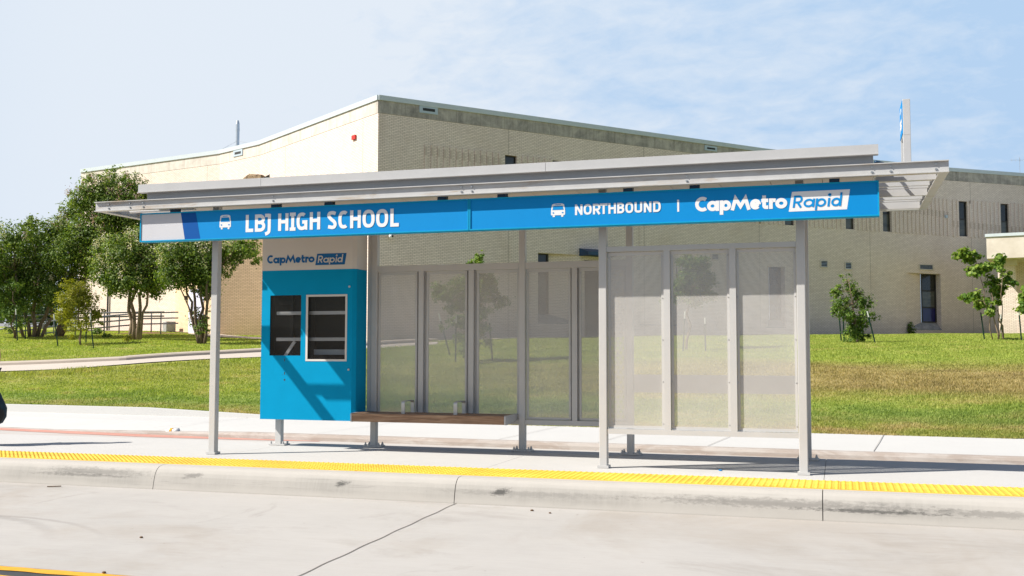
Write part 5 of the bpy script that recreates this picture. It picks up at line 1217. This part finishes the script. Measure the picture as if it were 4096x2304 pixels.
# ------------------------------------------------------------------ person at the left edge, holding a backpack
def person():
    ox, oy = -11.055, 11.36
    pr = thing('person', 'person in a black T-shirt at the left edge of the platform with one arm down', 'person', (ox, oy, 0))
    J = {'pel': (0, 0, .98, .135), 'spi': (0, .01, 1.15, .125), 'che': (0, .0, 1.36, .135), 'nec': (0, .0, 1.53, .055), 'hd0': (0, -.015, 1.60, .072), 'hd1': (0, -.02, 1.70, .088), 'hd2': (0, -.01, 1.78, .068)}
    for s, n_ in ((1, 'r'), (-1, 'l')):
        J['sh' + n_] = (s * .17, .0, 1.47, .062); J['el' + n_] = (s * .245, .02, 1.20, .042); J['wr' + n_] = (s * .265, -.03, .965, .028); J['pa' + n_] = (s * .265, -.04, .90, .033)
        J['hp' + n_] = (s * .09, 0, .93, .09); J['kn' + n_] = (s * .10, -.01, .50, .058); J['an' + n_] = (s * .10, .03, .085, .040); J['to' + n_] = (s * .11, -.13, .035, .036)
    ed = [('pel', 'spi'), ('spi', 'che'), ('che', 'nec'), ('nec', 'hd0'), ('hd0', 'hd1'), ('hd1', 'hd2')]
    for n_ in 'rl': ed += [('che', 'sh' + n_), ('sh' + n_, 'el' + n_), ('el' + n_, 'wr' + n_), ('wr' + n_, 'pa' + n_), ('pel', 'hp' + n_), ('hp' + n_, 'kn' + n_), ('kn' + n_, 'an' + n_), ('an' + n_, 'to' + n_)]
    for s, n_ in ((1, 'r'), (-1, 'l')):
        for f, (dy, L) in enumerate(((-.028, .075), (-.010, .085), (.010, .08), (.027, .062))):
            a, c, e_ = 'f%s%d' % (n_, f), 'g%s%d' % (n_, f), 'h%s%d' % (n_, f)
            J[a] = (s * .268, -.04 + dy, .868, .0095); J[c] = (s * .262, -.042 + dy, .868 - L * .55, .0088); J[e_] = (s * .238, -.042 + dy, .868 - L * .85, .0075)
            ed += [('pa' + n_, a), (a, c), (c, e_)]
        J['t0' + n_] = (s * .255, -.075, .905, .011); J['t1' + n_] = (s * .240, -.092, .872, .0095); J['t2' + n_] = (s * .232, -.090, .848, .008); ed += [('pa' + n_, 't0' + n_), ('t0' + n_, 't1' + n_), ('t1' + n_, 't2' + n_)]
    names = list(J)
    def skin(name, keys, edges, m, grow=0.0, lim=None):
        me = bpy.data.meshes.new(name); me.from_pydata([J[k][:3] for k in keys], [(keys.index(a), keys.index(c)) for a, c in edges], []); me.update()
        o = bpy.data.objects.new(name, me); C.objects.link(o); o.parent = pr
        md = o.modifiers.new('skin', 'SKIN'); sv = me.skin_vertices[0].data if me.skin_vertices else None
        if sv is None:
            bm_layer = me.attributes
        for k, key in enumerate(keys):
            me.skin_vertices[0].data[k].radius = (J[key][3] + grow, J[key][3] + grow); me.skin_vertices[0].data[k].use_root = (k == 0)
        sb = o.modifiers.new('sub', 'SUBSURF'); sb.levels = 2; sb.render_levels = 2; me.materials.append(m)
        return o
    import bmesh
    def skin2(name, keys, edges, m, grow=0.0):
        bm = bmesh.new(); lay = bm.verts.layers.skin.verify(); vv = {}
        for k in keys:
            v_ = bm.verts.new(J[k][:3]); v_[lay].radius = (J[k][3] + grow, J[k][3] + grow); v_[lay].use_root = (k == keys[0]); vv[k] = v_
        for a, c in edges: bm.edges.new((vv[a], vv[c]))
        me = bpy.data.meshes.new(name); bm.to_mesh(me); bm.free(); o = bpy.data.objects.new(name, me); C.objects.link(o); o.parent = pr
        md = o.modifiers.new('skin', 'SKIN'); md.use_smooth_shade = True; sb = o.modifiers.new('sub', 'SUBSURF'); sb.levels = 2; sb.render_levels = 2; me.materials.append(m); return o
    skin2('body', names, ed, M['skin'])
    J['mr'] = (.215, .012, 1.31, .05); J['ml'] = (-.215, .012, 1.31, .05); J['hem'] = (0, 0, .90, .135)
    skin2('shirt', ['spi', 'che', 'hem', 'pel', 'shr', 'shl', 'mr', 'ml'], [('hem', 'pel'), ('pel', 'spi'), ('spi', 'che'), ('che', 'shr'), ('che', 'shl'), ('shr', 'mr'), ('shl', 'ml')], M['tee'], .014)
    skin2('trousers', ['pel', 'hpr', 'hpl', 'knr', 'knl', 'anr', 'anl'], [('pel', 'hpr'), ('pel', 'hpl'), ('hpr', 'knr'), ('hpl', 'knl'), ('knr', 'anr'), ('knl', 'anl')], M['jeans'], .013)
    b = MB(); b.sphere((ox, oy + .005, 1.735), .102, 16, 10, (.95, 1.05, 1)); b.build('hair', M['hair'], pr, smooth=True)
    for s in (-1, 1):
        b = MB(); b.sphere((ox + s * .032, oy - .098, 1.70), .012, 8, 6); b.build('eye', M['white'], pr, smooth=True)
    b = MB(); b.add([(ox - .015, oy - .105, 1.655), (ox + .015, oy - .105, 1.655), (ox, oy - .13, 1.655), (ox, oy - .1, 1.70)], [(0, 1, 2), (0, 2, 3), (2, 1, 3)]); b.build('nose', M['skin'], pr)
    # backpack hanging from the hand
    bx, by = ox + .285, oy - .03
    bp = thing('backpack', 'dark navy and black backpack hanging from the hand at the left edge', 'backpack', (bx, by, .27))
    b = MB(); n_ = 18; prof = [(.262, .05), (.27, .11), (.30, .165), (.38, .19), (.50, .185), (.60, .165), (.69, .13), (.75, .08), (.775, .03)]
    vs = []
    for z, r in prof:
        for k in range(n_):
            q_ = 2 * PI * k / n_; c, s = math.cos(q_), math.sin(q_); vs.append((bx - .10 + .95 * r * math.copysign(abs(c) ** .75, c) + .02 * math.sin(z * 17), by + 1.05 * r * math.copysign(abs(s) ** .75, s), z))
    m = len(prof); b.add(vs, [(k * n_ + j, k * n_ + (j + 1) % n_, (k + 1) * n_ + (j + 1) % n_, (k + 1) * n_ + j) for k in range(m - 1) for j in range(n_)] + [tuple(range(n_))[::-1], tuple((m - 1) * n_ + j for j in range(n_))])
    b.build('bag', M['pack'], bp, smooth=True)
    b = MB(); b.sphere((bx + .055, by - .02, .42), .115, 12, 8, (.42, 1.0, 1.1)); b.build('pocket', M['pack2'], bp, smooth=True)
    b = MB(); b.tube([(bx - .10, by - .04, .77), (bx - .05, by - .05, .81), (bx - .03, by - .05, .845), (bx - .01, by - .05, .81), (bx + .0, by - .03, .73)], .011, 8); b.build('strap', M['pack2'], bp, smooth=True)
    b = MB(); b.tube([(bx + .06, by - .11, .66), (bx + .075, by - .10, .58), (bx + .072, by - .08, .53)], .006, 6); b.build('zip_pull', M['bolt'], bp, smooth=True)
person()

# ------------------------------------------------------------------ light, sky, camera
AZ = math.radians(31.4); EL = math.radians(43.9)
d = Vector((math.cos(AZ) * math.cos(EL), math.sin(AZ) * math.cos(EL), -math.sin(EL)))
sl = bpy.data.lights.new('sun', 'SUN'); sl.energy = 5.0; sl.angle = math.radians(.53); sl.color = (1.0, .955, .88)
so = bpy.data.objects.new('sun', sl); C.objects.link(so); so.rotation_euler = d.to_track_quat('-Z', 'Y').to_euler(); so.location = (-20, -20, 30)
w = bpy.data.worlds.new('World'); bpy.context.scene.world = w; w.use_nodes = True; nt = w.node_tree; nt.nodes.clear()
def wn(t_, **k):
    n_ = nt.nodes.new('ShaderNode' + t_)
    for a, b_ in k.items(): setattr(n_, a, b_)
    return n_
out = wn('OutputWorld'); bg = wn('Background'); sky = wn('TexSky', sky_type='NISHITA'); sky.sun_disc = False
sky.sun_elevation = EL; sky.sun_rotation = math.atan2(-math.cos(AZ), -math.sin(AZ)); sky.air_density = 1.0; sky.dust_density = 1.2; sky.ozone_density = 1.0
bg.inputs['Strength'].default_value = .069
tc = wn('TexCoord'); sp = wn('SeparateXYZ'); nt.links.new(tc.outputs['Generated'], sp.inputs[0])
def mth(op, a, b_=0.0):
    n_ = wn('Math', operation=op)
    for i, v_ in enumerate((a, b_)):
        if isinstance(v_, bpy.types.NodeSocket): nt.links.new(v_, n_.inputs[i])
        else: n_.inputs[i].default_value = v_
    return n_.outputs[0]
zz = mth('ADD', mth('MAXIMUM', sp.outputs[2], 0.0), .34)
cb = wn('CombineXYZ'); nt.links.new(mth('DIVIDE', sp.outputs[0], zz), cb.inputs[0]); nt.links.new(mth('DIVIDE', sp.outputs[1], zz), cb.inputs[1])
def wnoise(sc, scale, det, rough, dist=0, loc=(0, 0, 0)):
    mp = wn('Mapping'); nt.links.new(cb.outputs[0], mp.inputs[0]); mp.inputs['Scale'].default_value = sc; mp.inputs['Location'].default_value = loc; mp.inputs['Rotation'].default_value = (0, 0, .5)
    n_ = wn('TexNoise'); nt.links.new(mp.outputs[0], n_.inputs['Vector']); n_.inputs['Scale'].default_value = scale; n_.inputs['Detail'].default_value = det; n_.inputs['Roughness'].default_value = rough; n_.inputs['Distortion'].default_value = dist
    return n_.outputs['Fac']
c1 = wnoise((1, 1.2, 1), 1.0, 5, .55, .4); c2 = wnoise((1, 1.5, 1), 5.5, 7, .60, .5, (3, 1, 0)); c3 = wnoise((1, 1.3, 1), 17.0, 5, .6, .4, (7, 2, 0))
lr = mth('ADD', mth('MULTIPLY', sp.outputs[0], .954), mth('MULTIPLY', sp.outputs[1], .298))    # direction measure: milky haze lies to the left of the sky
cov = mth('ADD', mth('ADD', mth('MULTIPLY', c1, .40), mth('MULTIPLY', c2, .50)), mth('MULTIPLY', c3, .36))
cov = mth('SUBTRACT', cov, mth('MULTIPLY', lr, .62))
rp = wn('ValToRGB'); nt.links.new(cov, rp.inputs[0]); e_ = rp.color_ramp.elements; e_[0].position = .34; e_[0].color = (.28, .28, .28, 1); e_[1].position = .70; e_[1].color = (.97, .97, .97, 1)
mx = wn('MixRGB'); hz = wn('MapRange', interpolation_type='SMOOTHSTEP'); nt.links.new(sp.outputs[2], hz.inputs[0]); hz.inputs[1].default_value = .33; hz.inputs[2].default_value = .47; hz.inputs[3].default_value = 1.0; hz.inputs[4].default_value = .0
rear = wn('MapRange', interpolation_type='SMOOTHSTEP'); nt.links.new(mth('ADD', mth('MULTIPLY', sp.outputs[0], -.75), mth('MULTIPLY', sp.outputs[1], -.66)), rear.inputs[0])   # made-up thinning of the haze sunward, to cut fill light under the shelter
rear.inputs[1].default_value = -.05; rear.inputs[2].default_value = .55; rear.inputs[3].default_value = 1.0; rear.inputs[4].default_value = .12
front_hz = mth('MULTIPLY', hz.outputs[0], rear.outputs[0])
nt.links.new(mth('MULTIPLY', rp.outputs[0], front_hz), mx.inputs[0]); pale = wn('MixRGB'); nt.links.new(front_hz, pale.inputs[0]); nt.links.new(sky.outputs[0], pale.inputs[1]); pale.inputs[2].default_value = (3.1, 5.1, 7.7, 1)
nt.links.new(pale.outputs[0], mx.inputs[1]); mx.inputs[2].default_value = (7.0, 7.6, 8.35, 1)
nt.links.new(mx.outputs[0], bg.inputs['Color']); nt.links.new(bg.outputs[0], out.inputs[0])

cam = bpy.data.cameras.new('camera'); cam.sensor_width = 36; cam.lens = F / 4096 * 36; cam.clip_start = .1; cam.clip_end = 5000
co = bpy.data.objects.new('camera', cam); C.objects.link(co)
co.matrix_world = Matrix(((RT[0], UP[0], -FW[0], CAM[0]), (RT[1], UP[1], -FW[1], CAM[1]), (RT[2], UP[2], -FW[2], CAM[2]), (0, 0, 0, 1)))
S = bpy.context.scene; S.camera = co
S.view_settings.view_transform = 'Standard'; S.view_settings.look = 'None'; S.view_settings.exposure = .70; S.view_settings.gamma = 1
S.render.engine = 'CYCLES'; S.cycles.transparent_max_bounces = 24; S.cycles.max_bounces = 8
for o in list(bpy.data.objects):
    if '_w' in o: del o['_w']
